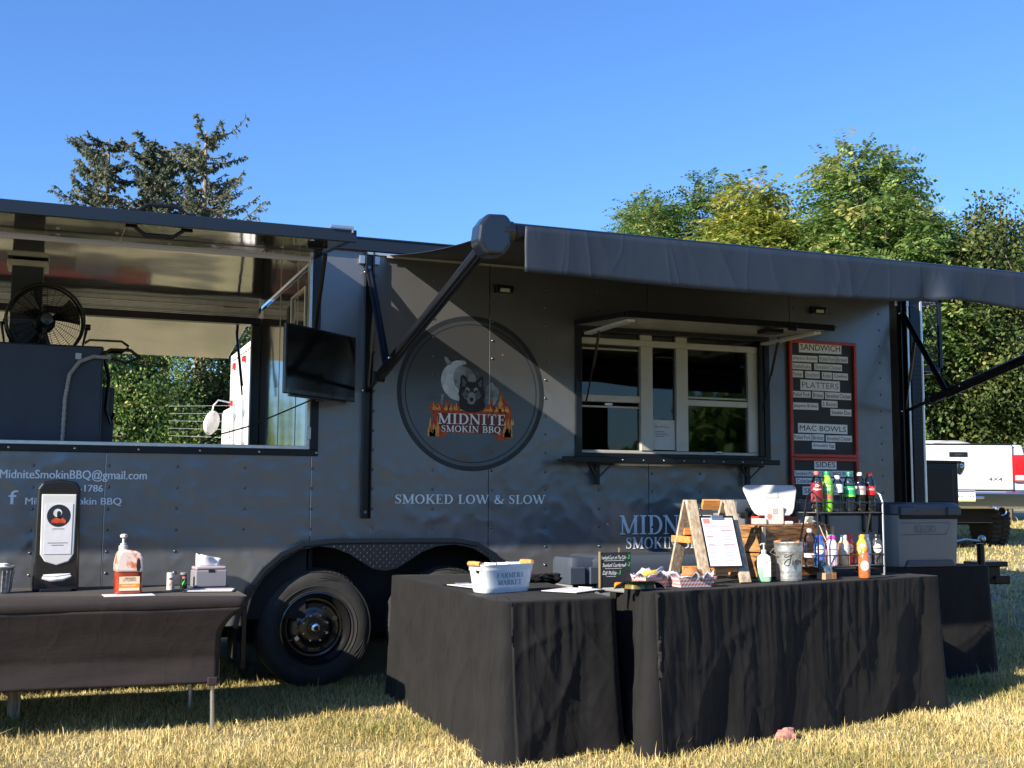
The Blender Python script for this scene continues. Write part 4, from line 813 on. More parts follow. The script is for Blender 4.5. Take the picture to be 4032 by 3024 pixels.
for k in range(3):
    a = math.radians(20+120*k); s = MB(); rows = []
    for i in range(6):
        r = .045+.165*i/5; w0, w1 = -.32-.12*i/5, .38+.1*i/5
        rows.append([(math.cos(a+w0+(w1-w0)*j/6)*r, .02+.05*(j/6-.5), cz+math.sin(a+w0+(w1-w0)*j/6)*r) for j in range(7)])
    s.v = [p for r in rows for p in r]; s.f = [(i*7+j, i*7+j+1, (i+1)*7+j+1, (i+1)*7+j) for i in range(5) for j in range(6)]
    s.build("fan_blade", "blackplastic", fn, smooth=True)
MB().tube([(-.26, .05, cz-.02), (-.23, .05, -.0), (.23, .05, -.0), (.26, .05, cz-.02)], .011, 8).box(-.24, .24, -.08, .18, -.0, .012).build("fan_stand", "black", fn, smooth=True)
for sx in (-1, 1): MB().lathe([(.02, 0), (.02, .03)], 12, 'X', c=(sx*.25, .05, cz-.02)).build("tilt_knob", "black", fn, smooth=True)
# ---------------------------------------------------------------- tables under cloths
def ridged(x, y, z, o=3):
    t = 0; a = 1; f = 1
    for _ in range(o): t += a*(1-abs(mn.noise(Vector((x*f, y*f, z*f+9))))*2); a *= .5; f *= 2.1
    return t/1.75
def draped(name, label, corners, zt, hem, seed, group, amp=.03, flare=.06, corner_flare=(.05, .05, .05, .05), gathers=(1, 1, 1, 1), hemf=None, m="cloth"):
    """corners FL, FR, BR, BL in plan; hem height above ground"""
    C = [Vector(c) for c in corners]; cen = sum(C, Vector((0, 0)))/4; P = []; rr = .055
    for i in range(4):
        a, b = C[i], C[(i+1) % 4]; L = (b-a).length; d = (b-a)/L; nrm = Vector((d.y, -d.x)); n = int((L-2*rr)/.0085)
        for k in range(n+1): P.append((a+d*(rr+(L-2*rr)*k/n), nrm, i, k/n*L, 0))
        c2 = C[(i+2) % 4]; d2 = (c2-b).normalized(); n2 = Vector((d2.y, -d2.x)); cc_ = b-d*rr+d2*rr
        for k in range(1, 12):
            t = k/12; nv = (nrm*(1-t)+n2*t).normalized(); P.append((cc_+nv*rr, nv, i, L, math.sin(PI*t)))
    N = len(P); rows = 64; V = []; F = []; s_acc = 0; prev = None; S = []
    for p in P:
        if prev is not None: s_acc += (p[0]-prev).length
        S.append(s_acc); prev = p[0]
    for j in range(rows+1):
        v = (j/rows)
        for i, (p, nv, side, ls, cr) in enumerate(P):
            s = S[i]; g = gathers[side]; cd = min(abs((p-c).length) for c in C); ci = min(range(4), key=lambda q: (p-C[q]).length)
            sv = s+.05*mn.noise(Vector((s*1.3, v*1.1, seed+2)))
            fine = (ridged(sv*13, seed, v*.25, 2)-.4)*.017*g*math.exp(-v*1.5)*min(1, v*30)
            fold = (ridged(sv*2.6+v*.55, seed+8, v*.16, 1)-.5)*amp*1.45*min(1, v*1.6)**.8 + math.sin(sv*17+4*mn.noise(Vector((s*1.5, v*.7, seed+4))))*amp*.22*v
            c1 = 1-abs(mn.noise(Vector((s*2.6+v*1.4, v*1.1-s*.9, seed+2))))*2; c2 = 1-abs(mn.noise(Vector((s*3.3-v*1.7, v*1.0+s*1.1, seed+6))))*2; c3 = 1-abs(mn.noise(Vector((s*6.1-v*1.2, v*5.1+s*2.1, seed+9))))*2
            cre = (max(0, c1)**5*.0065+max(0, c2)**5*.006+max(0, c3)**4*.0022)*min(1, v*4)*(amp/.035)
            mid = fold; w = math.exp(-(cd/.16)**2)*corner_flare[ci]*(v**1.1); dirn = nv
            out = (fine+mid+cre)*(1-.9*math.exp(-(cd/.12)**2))+flare*v**1.5+w
            q = p+dirn*max(out, -.02*(1-v))
            hz_ = hem + (hemf(p.x, p.y) if hemf else 0) + mn.noise(Vector((s*1.7, 2, seed)))*.012
            zb = float(gh(q.x, q.y))+hz_; z = zt*(1-v)+zb*v
            if j == 0: z = zt
            elif j == 1: z = zt-.006
            V.append((q.x, q.y, z))
    for j in range(rows):
        for i in range(N): k = (i+1) % N; F.append((j*N+i, (j+1)*N+i, (j+1)*N+k, j*N+k))
    # top sheet as shrinking loops
    last = 0; rings = 14; base = len(V)
    for r in range(1, rings):
        sc = 1-r/rings
        for i, (p, nv, side, ls, cr) in enumerate(P):
            q = cen+(p-cen)*sc; V.append((q.x, q.y, zt+.0035*ridged(q.x*5, q.y*5, seed, 2)*min(1, r*.6)-.001))
    V.append((cen.x, cen.y, zt))
    for r in range(rings-1):
        o0 = 0 if r == 0 else base+(r-1)*N; o1 = base+r*N
        for i in range(N): k = (i+1) % N; F.append((o0+i, o0+k, o1+k, o1+i))
    o1 = base+(rings-2)*N
    for i in range(N): F.append((o1+i, o1+(i+1) % N, len(V)-1))
    s = MB(); s.v = V; s.f = F; o = s.build(name, m, None, smooth='all'); tag(o, label, "tablecloth", group); return o
def table(label, cx, cy, rz, lx, ly, zt, th=.03, inset=.1):
    t = thing("folding_table", label, "table", (cx, cy, 0), rz, "folding tables under cloths")
    MB().box(-lx/2, lx/2, -ly/2, ly/2, zt-th, zt).build("tabletop", "coolergrey", t, bev=.008)
    for sx in (-1, 1):
        for sy in (-1, 1): MB().tube([(sx*(lx/2-inset), sy*(ly/2-.09), zt-th), (sx*(lx/2-inset-.02), sy*(ly/2-.07), float(gh(cx, cy))-.02)], .0135, 12).build("leg", "steel", t, smooth=True)
    return t
CZ, RZ, BZ, LZ = .72, .76, .75, .685
draped("tablecloth", "black cloth over the table that holds the FARMERS MARKET tub, its corner nearest the viewer", [(2.035, -2.35), (2.665, -2.265), (2.80, -.42), (2.06, -.36)], CZ, .004, 3.1, "black cloths hanging to the grass", amp=.04, flare=.03, corner_flare=(.045, .02, .02, .0), hemf=lambda x, y: .0)
draped("tablecloth", "long black cloth over the table with the bottle rack, tip bucket and plank sign", [(2.70, -2.50), (4.93, -1.925), (4.74, -1.22), (2.93, -1.66)], RZ, .004, 7.7, "black cloths hanging to the grass", amp=.04, flare=.02, corner_flare=(.03, .02, .02, .02))
draped("tablecloth", "flat black cloth over the rear table that carries the grey coolers", [(4.1, -1.12), (6.1, -1.10), (6.06, -.40), (4.1, -.40)], BZ, .004, 13.3, "black cloths hanging to the grass", amp=.012, flare=.02, gathers=(0, 0, 0, 0), corner_flare=(.0, .02, .02, .0))
table("table hidden under the cloth with the FARMERS MARKET tub", 2.38, -1.33, math.radians(88), 1.75, .52, CZ-.012)
table("table hidden under the long cloth with the bottle rack", 3.82, -1.83, math.atan2(.575, 2.23), 2.0, .5, RZ-.012)
table("table hidden under the flat cloth with the grey coolers", 5.1, -.76, 0, 1.85, .55, BZ-.012)
# stretch-covered table at the left
tl = thing("folding_table", "left folding table with silver legs under a tight brown-black stretch cover", "table", (.0, -.72, 0))
MB().box(-1.6, 1.06, -.47, .42, LZ-.05, LZ-.004).build("tabletop", "coolergrey", tl, bev=.01)
for x, y in ((.915, -.335), (.87, .3), (-1.4, -.37)): MB().tube([(x, y, LZ-.05), (x+.015, y-.01, .0)], .0115, 14).build("leg", "steel", tl, smooth=True)
MB().box(-.07, -.005, .28, .33, 0, LZ-.06).build("leg", "wood", tl)
def stretch():
    V = []; F = []; x0, x1, y0, y1 = -1.62, 1.075, -1.2, -.29; rr = .05
    loop = []
    def seg(a, b, n, side):
        for k in range(n): t = k/n; loop.append((a[0]+(b[0]-a[0])*t, a[1]+(b[1]-a[1])*t, side, t))
    def cor(cx, cy, a0, side):
        for k in range(8): t = k/8; a = math.radians(a0+90*t); loop.append((cx+rr*math.cos(a), cy+rr*math.sin(a), side, t))
    seg((x0+rr, y0), (x1-rr, y0), 150, 0); cor(x1-rr, y0+rr, -90, 4); seg((x1, y0+rr), (x1, y1-rr), 40, 1); cor(x1-rr, y1-rr, 0, 5); seg((x1-rr, y1), (x0+rr, y1), 100, 2); cor(x0+rr, y1-rr, 90, 6); seg((x0, y1-rr), (x0, y0+rr), 40, 3); cor(x0+rr, y0+rr, 180, 7)
    N = len(loop)
    prof = [(0, LZ), (.004, LZ-.004), (.008, LZ-.02), (.006, LZ-.05), (-.004, LZ-.058)]
    cen = ((x0+x1)/2, (y0+y1)/2)
    for (o, z) in prof:
        for (x, y, sd_, t) in loop:
            dx, dy = x-cen[0], y-cen[1]; k = 1+o/1.3; ky = 1+o/.45; V.append((cen[0]+dx*k, cen[1]+dy*ky, z + (.0015*mn.noise(Vector((x*6, y*6, 1))))))
    for j in range(len(prof)-1):
        for i in range(N): k = (i+1) % N; F.append((j*N+i, (j+1)*N+i, (j+1)*N+k, j*N+k))
    o = len(V); V.append((cen[0], cen[1], LZ+.0005))
    for i in range(N): F.append((i, (i+1) % N, o))
    # front sheet, drawn down to pockets at the legs; ends scooped in an arc
    def sheet(A, B, yf, n, m_, zlo, scoopx):
        o = len(V)
        for i in range(n+1):
            for j in range(m_+1):
                u, v = i/n, j/m_; zt_ = LZ-.056; z = zt_-(zt_-zlo)*v; xr = B-scoopx*math.sin(min(1, v*2.6)*PI/2)**.75; x = A+(xr-A)*u
                w = .006*mn.noise(Vector((x*2.5, z*9, 3)))+.004*ridged(x*1.5, z*14, 2, 2)*max(0, .5-abs(z-.3)); V.append((x, yf(x, v)+w, z + (.012*math.sin((x-A)/(B-A)*PI)*v)))
        for i in range(n):
            for j in range(m_): a = o+i*(m_+1)+j; F.append((a, a+1, a+m_+2, a+m_+1))
    sheet(-1.6, 1.06, lambda x, v: -1.2+.10*min(1, v*1.5), 90, 26, .235, .11)
    sheet(-1.6, 1.06, lambda x, v: -.30-.06*min(1, v*1.5), 60, 16, .235, .11)
    # side sheet between the right-hand legs
    o = len(V); n, m_ = 24, 24
    for i in range(n+1):
        for j in range(m_+1):
            u, v = i/n, j/m_; z = LZ-.056-(LZ-.056-.235)*v; sc = math.sin(min(1, v*2.6)*PI/2)**.75; V.append((1.065-.113*sc-.03*math.sin(PI*u)*v, -1.19+.09*min(1, v*1.5)+(.88-.14*min(1, v*1.5))*u, z))
    for i in range(n):
        for j in range(m_): a = o+i*(m_+1)+j; F.append((a, a+m_+1, a+m_+2, a+1))
    s = MB(); s.v = V; s.f = F; ob = s.build("tablecloth", "stretchcloth", None, smooth='all'); ob.modifiers.new("thick", 'SOLIDIFY').thickness = .002
    tag(ob, "tight dark brown stretch cover over the left table, its ends drawn in to the legs", "tablecloth")
    MB().box(.895, .948, -1.104, -1.08, .224, .27).build("leg_pocket", "stretchcloth", ob, bev=.006)
stretch()
MB_ = MB
# ---------------------------------------------------------------- on the left table
nd = thing("napkin_dispenser", "tall black tower napkin dispenser with a white notice on its pale front", "napkin dispenser", (.14, -.50, LZ), math.radians(4))
def rprism(w, d, h, top=.0, m="blackplastic", nm="body", par=None, y=0):
    pass
P = [(-.115, 0), (.115, 0), (.118, .05), (.112, .3), (.108, .55), (.085, .588), (0, .6), (-.085, .588), (-.108, .55), (-.112, .3), (-.118, .05)]
MB().prism(P, -.10, .12).build("body", "blackplastic", nd, bev=.014, seg=3)
MB().prism([(-.085, .20), (-.06, .16), (0, .14), (.06, .16), (.085, .20), (.088, .52), (-.088, .52)], -.108, -.098).build("front_window", "frost", nd, bev=.005)
MB().prism([(-.068, .2), (.068, .2), (.07, .47), (-.07, .47)], -.1105, -.1085).build("notice", "paper", nd)
MB().lathe([(.06, -.111), (.001, -.1112)], 32, 'Y', c=(0, 0, .405)).build("notice_roundel", "emblemdark", nd)
MB().lathe([(.022, -.1115), (.001, -.1117)], 24, 'Y', c=(-.006, 0, .42)).build("notice_moon", "moon", nd)
MB().prism([(-.036, .365), (.036, .365), (.036, .38), (.02, .395), (.01, .385), (-.015, .396), (-.036, .38)], -.1125, -.1118).build("notice_flames", "flamered", nd)
MB().prism([(-.008, .395), (.008, .395), (.01, .42), (.005, .43), (-.005, .43), (-.01, .42)], -.113, -.1122).build("notice_wolf", "wolfdark", nd)
s = MB()
for z, w in ((.333, .03), (.258, .05), (.246, .03)): s.box(-w, w, -.1112, -.1106, z, z+.0035)
s.build("notice_print", "greyink", nd)
MB().prism([(-.095, .02), (.095, .02), (.09, .125), (-.09, .125)], -.096, -.09).build("mouth", "dark", nd)
s = MB(); s.tube([(-.07, -.102, .075), (-.03, -.108, .066), (.03, -.108, .068), (.075, -.1, .082)], [.008, .013, .014, .006], 8).tube([(-.065, -.1, .088), (0, -.106, .085), (.07, -.1, .092)], [.004, .01, .004], 8); s.build("napkin", "paper", nd, smooth=True)
MB().box(-.08, .08, -.125, -.09, 0, .018).build("foot", "blackplastic", nd, bev=.005)
tb = thing("metal_pail", "small galvanised pail cut off by the left picture edge, on the stretch-covered table", "pail", (-.125, -.62, LZ))
MB().lathe([(.05, 0), (.052, .01), (.064, .13), (.068, .135), (.068, .142), (.06, .14), (.05, .01)], 36).build("pail_body", "galv", tb, smooth=True)
s = MB()
for k in range(18): a = 2*PI*k/18; s.tube([(math.cos(a)*.052, math.sin(a)*.052, .012), (math.cos(a)*.064, math.sin(a)*.064, .12)], .003, 5)
s.build("pail_ribs", "galv", tb, smooth=True)
MB().tube([(.068, 0, .11), (.085, 0, .1), (.085, 0, .085), (.07, 0, .075)], .003, 6).sphere((0, 0, .14), .05, 8, sc=(1, 1, .35), jit=.4).build("pail_filling", "paper", tb, smooth=True)
jg = thing("sauce_jug", "gallon jug of red barbecue sauce with white pump, half empty", "sauce jug", (.50, -.86, LZ+.002), math.radians(3))
prof = []
def boxlathe(w, d, prof, n=40, p=4.0):
    s = MB(); o = 0
    for (k, z) in prof:
        for i in range(n):
            t = 2*PI*i/n; c, s_ = math.cos(t), math.sin(t); r = (abs(c)**p+abs(s_)**p)**(-1/p); s.v.append((c*r*w/2*k, s_*r*d/2*k, z))
    m_ = len(prof)
    for j in range(m_-1):
        for i in range(n): q = (i+1) % n; s.f.append((j*n+i, j*n+q, (j+1)*n+q, (j+1)*n+i))
    s.f.append(tuple(reversed(range(n)))); s.f.append(tuple((m_-1)*n+i for i in range(n))); return s
boxlathe(.14, .125, [(.9, 0), (.98, .006), (1, .02), (1, .112)]).build("sauce", liquid("barbecue_sauce_red", (.26, .03, .012)), jg, smooth=True)
s = MB().prism([(-.070, .112), (.070, .112), (.072, .14), (.070, .19), (.058, .212), (.035, .222), (.0, .228), (-.02, .232), (-.045, .23), (-.06, .205), (-.070, .16)], -.06, .06)
jm = mat("smeared_clear_jug", (.72, .6, .54), .28, 0, col2=(.62, .16, .06), vscale=22, coat=.3); jm.node_tree.nodes["Color Ramp"].color_ramp.elements[0].position = .52; jm.node_tree.nodes["Color Ramp"].color_ramp.elements[1].position = .62
jm.node_tree.nodes["Color Ramp"].color_ramp.elements[0].color = (.74, .6, .54, 1); jm.node_tree.nodes["Color Ramp"].color_ramp.elements[1].color = (.6, .15, .05, 1)
s.build("jug_shoulder", jm, jg, bev=.014, seg=3)
MB().prism([(.038, .12), (.05, .118), (.056, .14), (.052, .175), (.043, .188), (.036, .175), (.033, .14)], -.0615, .0615).build("handle_hole", "dark", jg, bev=.002)
MB().box(-.05, .052, -.0655, -.063, .02, .092).build("label_panel", mat("cream_label", (.78, .6, .4), .5), jg)
MB().box(-.05, .052, -.067, -.0655, .036, .055).build("label_band", "orangeplastic", jg)
s = MB(); put_text(s, sans("CATTLEMEN'S"), .066, .012, lambda u, v: (-.033+u, -.0672, .068+v)); s.box(-.025, .03, -.0672, -.067, .084, .0865); s.build("label_print", "ink", jg)
s = MB(); put_text(s, sans("MEMPHIS SWEET"), .07, .008, lambda u, v: (-.035+u, -.0675, .0415+v)); s.build("label_print", "vinylwhite", jg)
MB().lathe([(.024, .228), (.024, .25), (.016, .252), (.016, .262), (.0075, .264), (.0075, .29), (.016, .292), (.02, .3), (.019, .307), (.008, .312)], 24, c=(-.028, 0, 0)).tube([(-.028, 0, .3), (-.028, -.03, .3), (-.028, -.04, .294)], .006, 8).build("pump", "plastic", jg, smooth=True)
for (nm, lb, x, y, r, h, mm, band_m) in (("salt_shaker", "white cardboard salt shaker left of the black pepper shaker", .735, -.66, .0215, .094, "plastic", "flameorange"), ("pepper_shaker", "black cardboard pepper shaker beside the napkin box", .812, -.585, .0195, .088, "blackplastic", "chalkgreen")):
    t = thing(nm, lb, "shaker", (x, y, LZ+.001)); MB().lathe([(r, 0), (r, h-.012), (r*.98, h-.01)], 28).build("shaker_body", mm, t, smooth=True)
    MB().lathe([(r*1.02, h-.012), (r*1.02, h-.002), (r*.9, h), (.001, h)], 28).build("shaker_lid", mm if nm == "salt_shaker" else "coolergrey", t, smooth=True)
    s = MB()
    for k in range(5): a = -.5+.25*k; o = len(s.v); band(s, r, .02+.008*(k % 3), .034+.008*(k % 3), a, a+.2, 3)
    s.build("shaker_print", band_m, t); s = band(MB(), r, .055, .066, -.45, .45, 8); s.build("shaker_mark", "maroon" if nm == "salt_shaker" else "pig", t)
nb = thing("napkin_box", "smoky plastic box of paper napkins near the right end of the left table", "napkin box", (.955, -.52, LZ+.001), math.radians(8))
MB().box(-.09, .09, -.06, .06, 0, .098).build("box_body", "smokedplastic", nb, bev=.008)
MB().box(-.086, .086, -.056, .056, .098, .118).build("box_rim", mat("pinkish_smoked_rim", (.4, .33, .36), .25, coat=.3), nb, bev=.008)
MB().box(-.018, .018, -.062, -.06, .085, .1).build("box_notch", "dark", nb, bev=.003)
s = MB()
for (x0, x1, h0, h1, y, ln) in ((-.07, .05, .075, .05, -.02, .03), (-.075, .0, .08, .03, 0, .0), (-.02, .075, .05, .035, .012, -.03), (-.05, .04, .06, .05, .03, .02)):
    o = len(s.v)
    for i in range(9):
        u = i/8; x = x0+(x1-x0)*u
        for j in range(5): v = j/4; s.v.append((x+ln*v*.4, y+.012*math.sin(u*7+v*3)*v, .11+(h0+(h1-h0)*u)*v))
    for i in range(8):
        for j in range(4): a = o+i*5+j; s.f.append((a, a+5, a+6, a+1))
o = s.build("napkin", "paper", nb, smooth='all'); o.modifiers.new("thick", 'SOLIDIFY').thickness = .002
def sheet_thing(nm, label, cat, x, y, z, w, h, rz, m="paper", t=.0015, printed=0, clip=False, board="blackplastic"):
    o = thing(nm, label, cat, (x, y, z), rz)
    if clip:
        MB().box(-w/2, w/2, -h/2, h/2, 0, .004).build("board", board, o, bev=.001); MB().box(-w/2+.012, w/2-.012, -h/2+.012, h/2-.025, .004, .0055).build("sheet", m, o)
        MB().box(-.04, .04, h/2-.03, h/2-.005, .004, .012).build("clip", "steel", o, bev=.002)
    else: MB().box(-w/2, w/2, -h/2, h/2, 0, t).build("sheet", m, o)
    if printed:
        s = MB(); rg = random.Random(printed)
        for c in range(2):
            for i in range(20): s.box(-w/2+.03+c*w*.45, -w/2+.03+c*w*.45+rg.uniform(.3, .85)*w*.4, -h/2+.03+i*(h-.08)/20, -h/2+.033+i*(h-.08)/20, .0056 if clip else t, .0058 if clip else t+.0002)
        s.build("sheet_print", mat("faint_print", (.3, .3, .42), .7), o)
    return o
sheet_thing("paper_sheet", "pale paper sheets lying under the sauce jug", "paper", .50, -.95, LZ+.0008, .25, .15, .05)
sheet_thing("clipboard", "clipboard with a white form flat on the left table in front of the napkin box", "clipboard", .93, -.80, LZ+.001, .2, .27, 1.35, clip=True, printed=3)
# ---------------------------------------------------------------- on the tub table
tu = thing("metal_tub", "white enamelled tub embossed FARMERS MARKET with two wooden handle grips", "tub", (2.255, -1.775, CZ+.003), .33)
w0, w1, H = .295, .345, .14
s = boxlathe(1, 1, [(w0*.96, 0), (w0, .006), (w0+(w1-w0)*.12, .018), (w0+(w1-w0)*.13+.004, .022), (w0+(w1-w0)*.2, .03), (w0+(w1-w0)*.8, .110), (w0+(w1-w0)*.84+.005, .115), (w0+(w1-w0)*.88, .120), (w1, H-.006), (w1+.008, H-.002), (w1+.006, H+.002), (w1-.006, H), (w0*.98, .012)], 56, 6.0)
s.v = [(x, y*.42, z) for x, y, z in s.v]; s.f = s.f[:-1]; s.build("tub_body", "enamel", tu, smooth=True)
for sx in (-1, 1):
    MB().tube([(sx*.172, -.045, H+.004), (sx*.177, 0, H+.006), (sx*.172, .045, H+.004)], .0125, 12).build("handle_grip", "orangewood", tu, smooth=True)
    MB().lathe([(.014, -.003), (.001, -.003)], 16, 'X', c=(sx*.167, -.02, H-.028)).build("handle_slot", "dark", tu)
    MB().tube([(sx*.168, -.048, H), (sx*.168, -.048, H-.03)], .003, 6).tube([(sx*.168, .048, H), (sx*.168, .048, H-.03)], .003, 6).build("handle_bracket", "steel", tu)
def tubf(x0, z0): return lambda u, v: (x0+u, -(w0+(w1-w0)*(z0+v)/H)*.21-.0015, z0+v)
s = MB(); put_text(s, serif("FARMERS"), .17, .027, tubf(-.083, .074), lift=(0, -1, 0)); put_text(s, serif("MARKET"), .155, .027, tubf(-.077, .038), lift=(0, -1, 0)); lo = s.build("embossed_lettering", mat("embossed_grey_letters", (.24, .27, .3), .5), tu)
s = MB(); rg = random.Random(4)
for k in range(16): s.box(-.13+.017*k, -.13+.017*k+.003, -.045, .045, .04, rg.uniform(.12, .15), R=Matrix.Rotation(rg.uniform(-.2, .2), 3, 'Y'))
s.build("tub_packets", "paper", tu)
sheet_thing("clipboard", "clipboard with a white form to the left behind the FARMERS MARKET tub", "clipboard", 2.25, -1.40, CZ+.003, .23, .30, .25, clip=True, printed=5)
sheet_thing("clipboard", "clipboard with a white form to the right of the FARMERS MARKET tub", "clipboard", 2.625, -1.84, CZ+.003, .23, .31, -.95, clip=True, printed=6)
s = MB()
for k in range(3): s.sphere((.07*k-.07, .02*k, .02), .06, 8, sc=(1.2, .7, .42), jit=.8)
s.tube([(-.04, -.02, .03), (.0, -.04, .05), (.05, -.03, .035)], .006, 6)
o = s.build("crumpled_bag", "cloth", None, smooth='all', loc=(2.72, -1.22, CZ+.002)); tag(o, "crumpled black bag at the far right corner of the tub table", "bag")
# ---------------------------------------------------------------- on the long table
RA = math.atan2(.575, 2.23)
def rp(x, y): return (x, y, RZ+.0035)
ch = thing("chalkboard_sign", "small black chalkboard listing smoked corn, cornbread and dill pickle", "chalkboard sign", rp(2.70, -2.18), RA-.1)
MB().box(-.09, .09, -.003, .003, .004, .17).build("chalk_panel", "slate", ch)
MB().box(-.096, -.09, -.006, .006, 0, .175).build("side_post", "brass", ch); MB().box(.02, .026, -.003, .003, .17, .192).build("top_pin", "brass", ch)
MB().box(-.092, .09, .003, .03, 0, .006).build("foot", "black", ch)
def script(parent, txt, x, z, w, h, m, y=-.0036, nm="chalk_writing"):
    src = sans(txt); vs = [(a+b*.22+.02*math.sin(a*4), b+.06*math.sin(a*5)) for a, b in src[0]]
    put_text(MB(), (vs, src[1]), w, h, lambda u, v: (x+u, y, z+v)).build(nm, m, parent)
script(ch, "Smoked Corn on The Cob", -.086, .135, .145, .021, "vinylwhite"); script(ch, "-3", .062, .137, .022, .02, "chalkgreen")
script(ch, "Smoked Cornbread", -.078, .098, .14, .021, "vinylwhite"); script(ch, "-2", .064, .1, .022, .02, "chalkgreen")
script(ch, "Dill Pickle", -.078, .06, .082, .022, "vinylwhite"); script(ch, "-3", .008, .062, .022, .02, "chalkgreen")
s = MB(); s.box(-.07, .05, -.0038, -.0035, .129, .1305).box(-.065, .035, -.0038, -.0035, .091, .0925).box(-.055, 0, -.0038, -.0035, .053, .0545); s.build("chalk_underline", "vinylwhite", ch)
pk = thing("pickle_bag", "clear packet holding a dill pickle in front of the chalkboard", "pickle packet", rp(2.76, -2.325), RA+.12)
s = boxlathe(.17, .1, [(.6, .0), (1, .006), (.96, .024), (.6, .032), (.2, .034)], 32, 3); s.build("pickle", "pickle", pk, smooth=True)
s = MB(); N = 26
for i in range(N+1):
    for j in range(11):
        u, v = i/N*2-1, j/5-1; e = max(0, 1-abs(u)**4)*max(0, 1-abs(v)**4); s.v.append((u*.118, v*.072, .003+.037*e**.5+.004*mn.noise(Vector((u*5, v*5, 1)))))
for i in range(N):
    for j in range(10): s.f.append((i*11+j, (i+1)*11+j, (i+1)*11+j+1, i*11+j+1))
s.build("clear_packet", glass_mat("clear_film", (.93, .93, .9), 1.35, .12), pk, smooth='all')
o = MB().lathe([(.014, 0), (.016, .008), (.014, .03), (.001, .031)], 16, 'X').build("bottle_cap", "orangeplastic", None, smooth=True, loc=(2.655, -2.27, RZ+.02)); tag(o, "orange cap lying by the chalkboard foot", "cap")
def tray(label, x, y, rz, food):
    t = thing("food_tray", label, "food tray", rp(x, y), rz, "checked paper food trays")
    s = MB(); a, b, c, d, h = .085, .05, .108, .07, .05
    V = [(-a, -b, 0), (a, -b, 0), (a, b, 0), (-a, b, 0), (-c, -d, h), (c, -d, h), (c, d, h), (-c, d, h)]; s.add(V, [(0, 3, 2, 1), (0, 1, 5, 4), (1, 2, 6, 5), (2, 3, 7, 6), (3, 0, 4, 7)])
    o = s.build("tray", "gingham", t); o.modifiers.new("thick", 'SOLIDIFY').thickness = .0015
    s = MB(); n = 36
    for i in range(n+1):
        for j in range(7):
            tt = 2*PI*i/n; v = j/6; r = .4+.95*v; k = 1.15+.3*mn.noise(Vector((math.cos(tt)*3, math.sin(tt)*3, v*2+x*9)))*v
            s.v.append((math.cos(tt)*.08*r*k, math.sin(tt)*.055*r*k, .012+.052*v+.045*mn.noise(Vector((math.cos(tt)*4, math.sin(tt)*4, 5+x)))*v))
    for i in range(n):
        for j in range(6): a_ = i*7+j; s.f.append((a_, a_+7, a_+8, a_+1))
    o = s.build("wax_paper", "wrap", t, smooth='all'); o.modifiers.new("thick", 'SOLIDIFY').thickness = .001
    if food == "corn": MB().tube([(-.07, .0, .05), (-.04, 0, .056), (.03, .005, .058), (.065, .005, .052)], [.014, .021, .021, .012], 14).build("corn_cob", "corn", t, smooth=True)
    else: MB().sphere((.0, 0, .062), .042, 10, sc=(1.1, .9, .8), jit=.2).sphere((.045, .01, .055), .03, 8, sc=(1, .9, 1), jit=.3).build("corn_muffin", "bread", t, smooth=True)
tray("red checked tray with corn on the cob in white paper, left of the muffin tray", 2.905, -2.165, RA+.05, "corn")
tray("red checked paper tray holding a brown muffin, against the foot of the plank sign", 3.085, -2.245, RA-.25, "bread")
s = MB(); n = 20
for i in range(n+1):
    for j in range(9):
        u, v = i/n, j/8; s.v.append((u*.24-.12, .02*mn.noise(Vector((u*4, v*4, 2)))+.01*v, .0+v*.06*(.55+.75*u)+.012*mn.noise(Vector((u*6, v*3, 7)))))
for i in range(n):
    for j in range(8): a = i*9+j; s.f.append((a, a+9, a+10, a+1))
o = s.build("wax_paper", "paper", None, smooth='all', loc=(2.93, -2.08, RZ+.01)); o.rotation_euler = (0, 0, RA); o.modifiers.new("thick", 'SOLIDIFY').thickness = .001; tag(o, "upright crumpled white sheet behind the checked food trays", "wax paper")
# plank A-frame with clipboard menu
af = thing("sandwich_sign", "weathered plank A-frame sign holding a clipboard menu", "sign", rp(3.38, -1.93), -.06)
def plank(a, b, w, th, m, nm): return MB().bar(a, b, w, th, up=(0, 1, 0)).build(nm, m, af, bev=.003)
for sx in (-1, 1):
    plank((sx*.112, -.185, 0), (sx*.112, -.012, .425), .014 if False else .062, .018, "wood", "front_plank"); plank((sx*.112, .21, 0), (sx*.112, .012, .425), .062, .018, "wood", "rear_plank")
MB().box(-.05, .052, -.03, -.012, .375, .43, R=Matrix.Rotation(.38, 3, 'X')).build("top_cross_board", "orangewood", af, bev=.002)
MB().box(-.11, .11, -.16, -.145, .055, .09).build("cross_board", "orangewood", af, bev=.002); MB().box(-.14, -.12, -.05, .17, .2, .235).build("cross_board", "orangewood", af, bev=.002)
MB().box(-.09, .1, .13, .145, .02, .07).build("cross_board", "orangewood", af, bev=.002); MB().box(-.11, .11, .07, .085, .24, .3).build("cross_board", "orangewood", af, bev=.002)
cb = MB().box(-.1, .1, -.003, .0, 0, .285).build("menu_clipboard", "blackplastic", af, bev=.002); cb.location = (.0, -.188, .08); cb.rotation_euler = (-.39, 0, 0)
MB().box(-.09, .09, -.0046, -.003, .008, .272).build("menu_sheet", "paper", cb)
MB().box(-.035, .035, -.012, -.004, .262, .284).build("clip", "steel", cb, bev=.002)
s = MB(); rg = random.Random(8)
for c in (-.083, .006):
    for i in range(24):
        z = .018+.0088*i; s.box(c+.004, c+rg.uniform(.03, .07), -.0049, -.0046, z, z+.0028)
s.build("menu_print", mat("pale_violet_print", (.2, .19, .32), .7), cb)
s = MB()
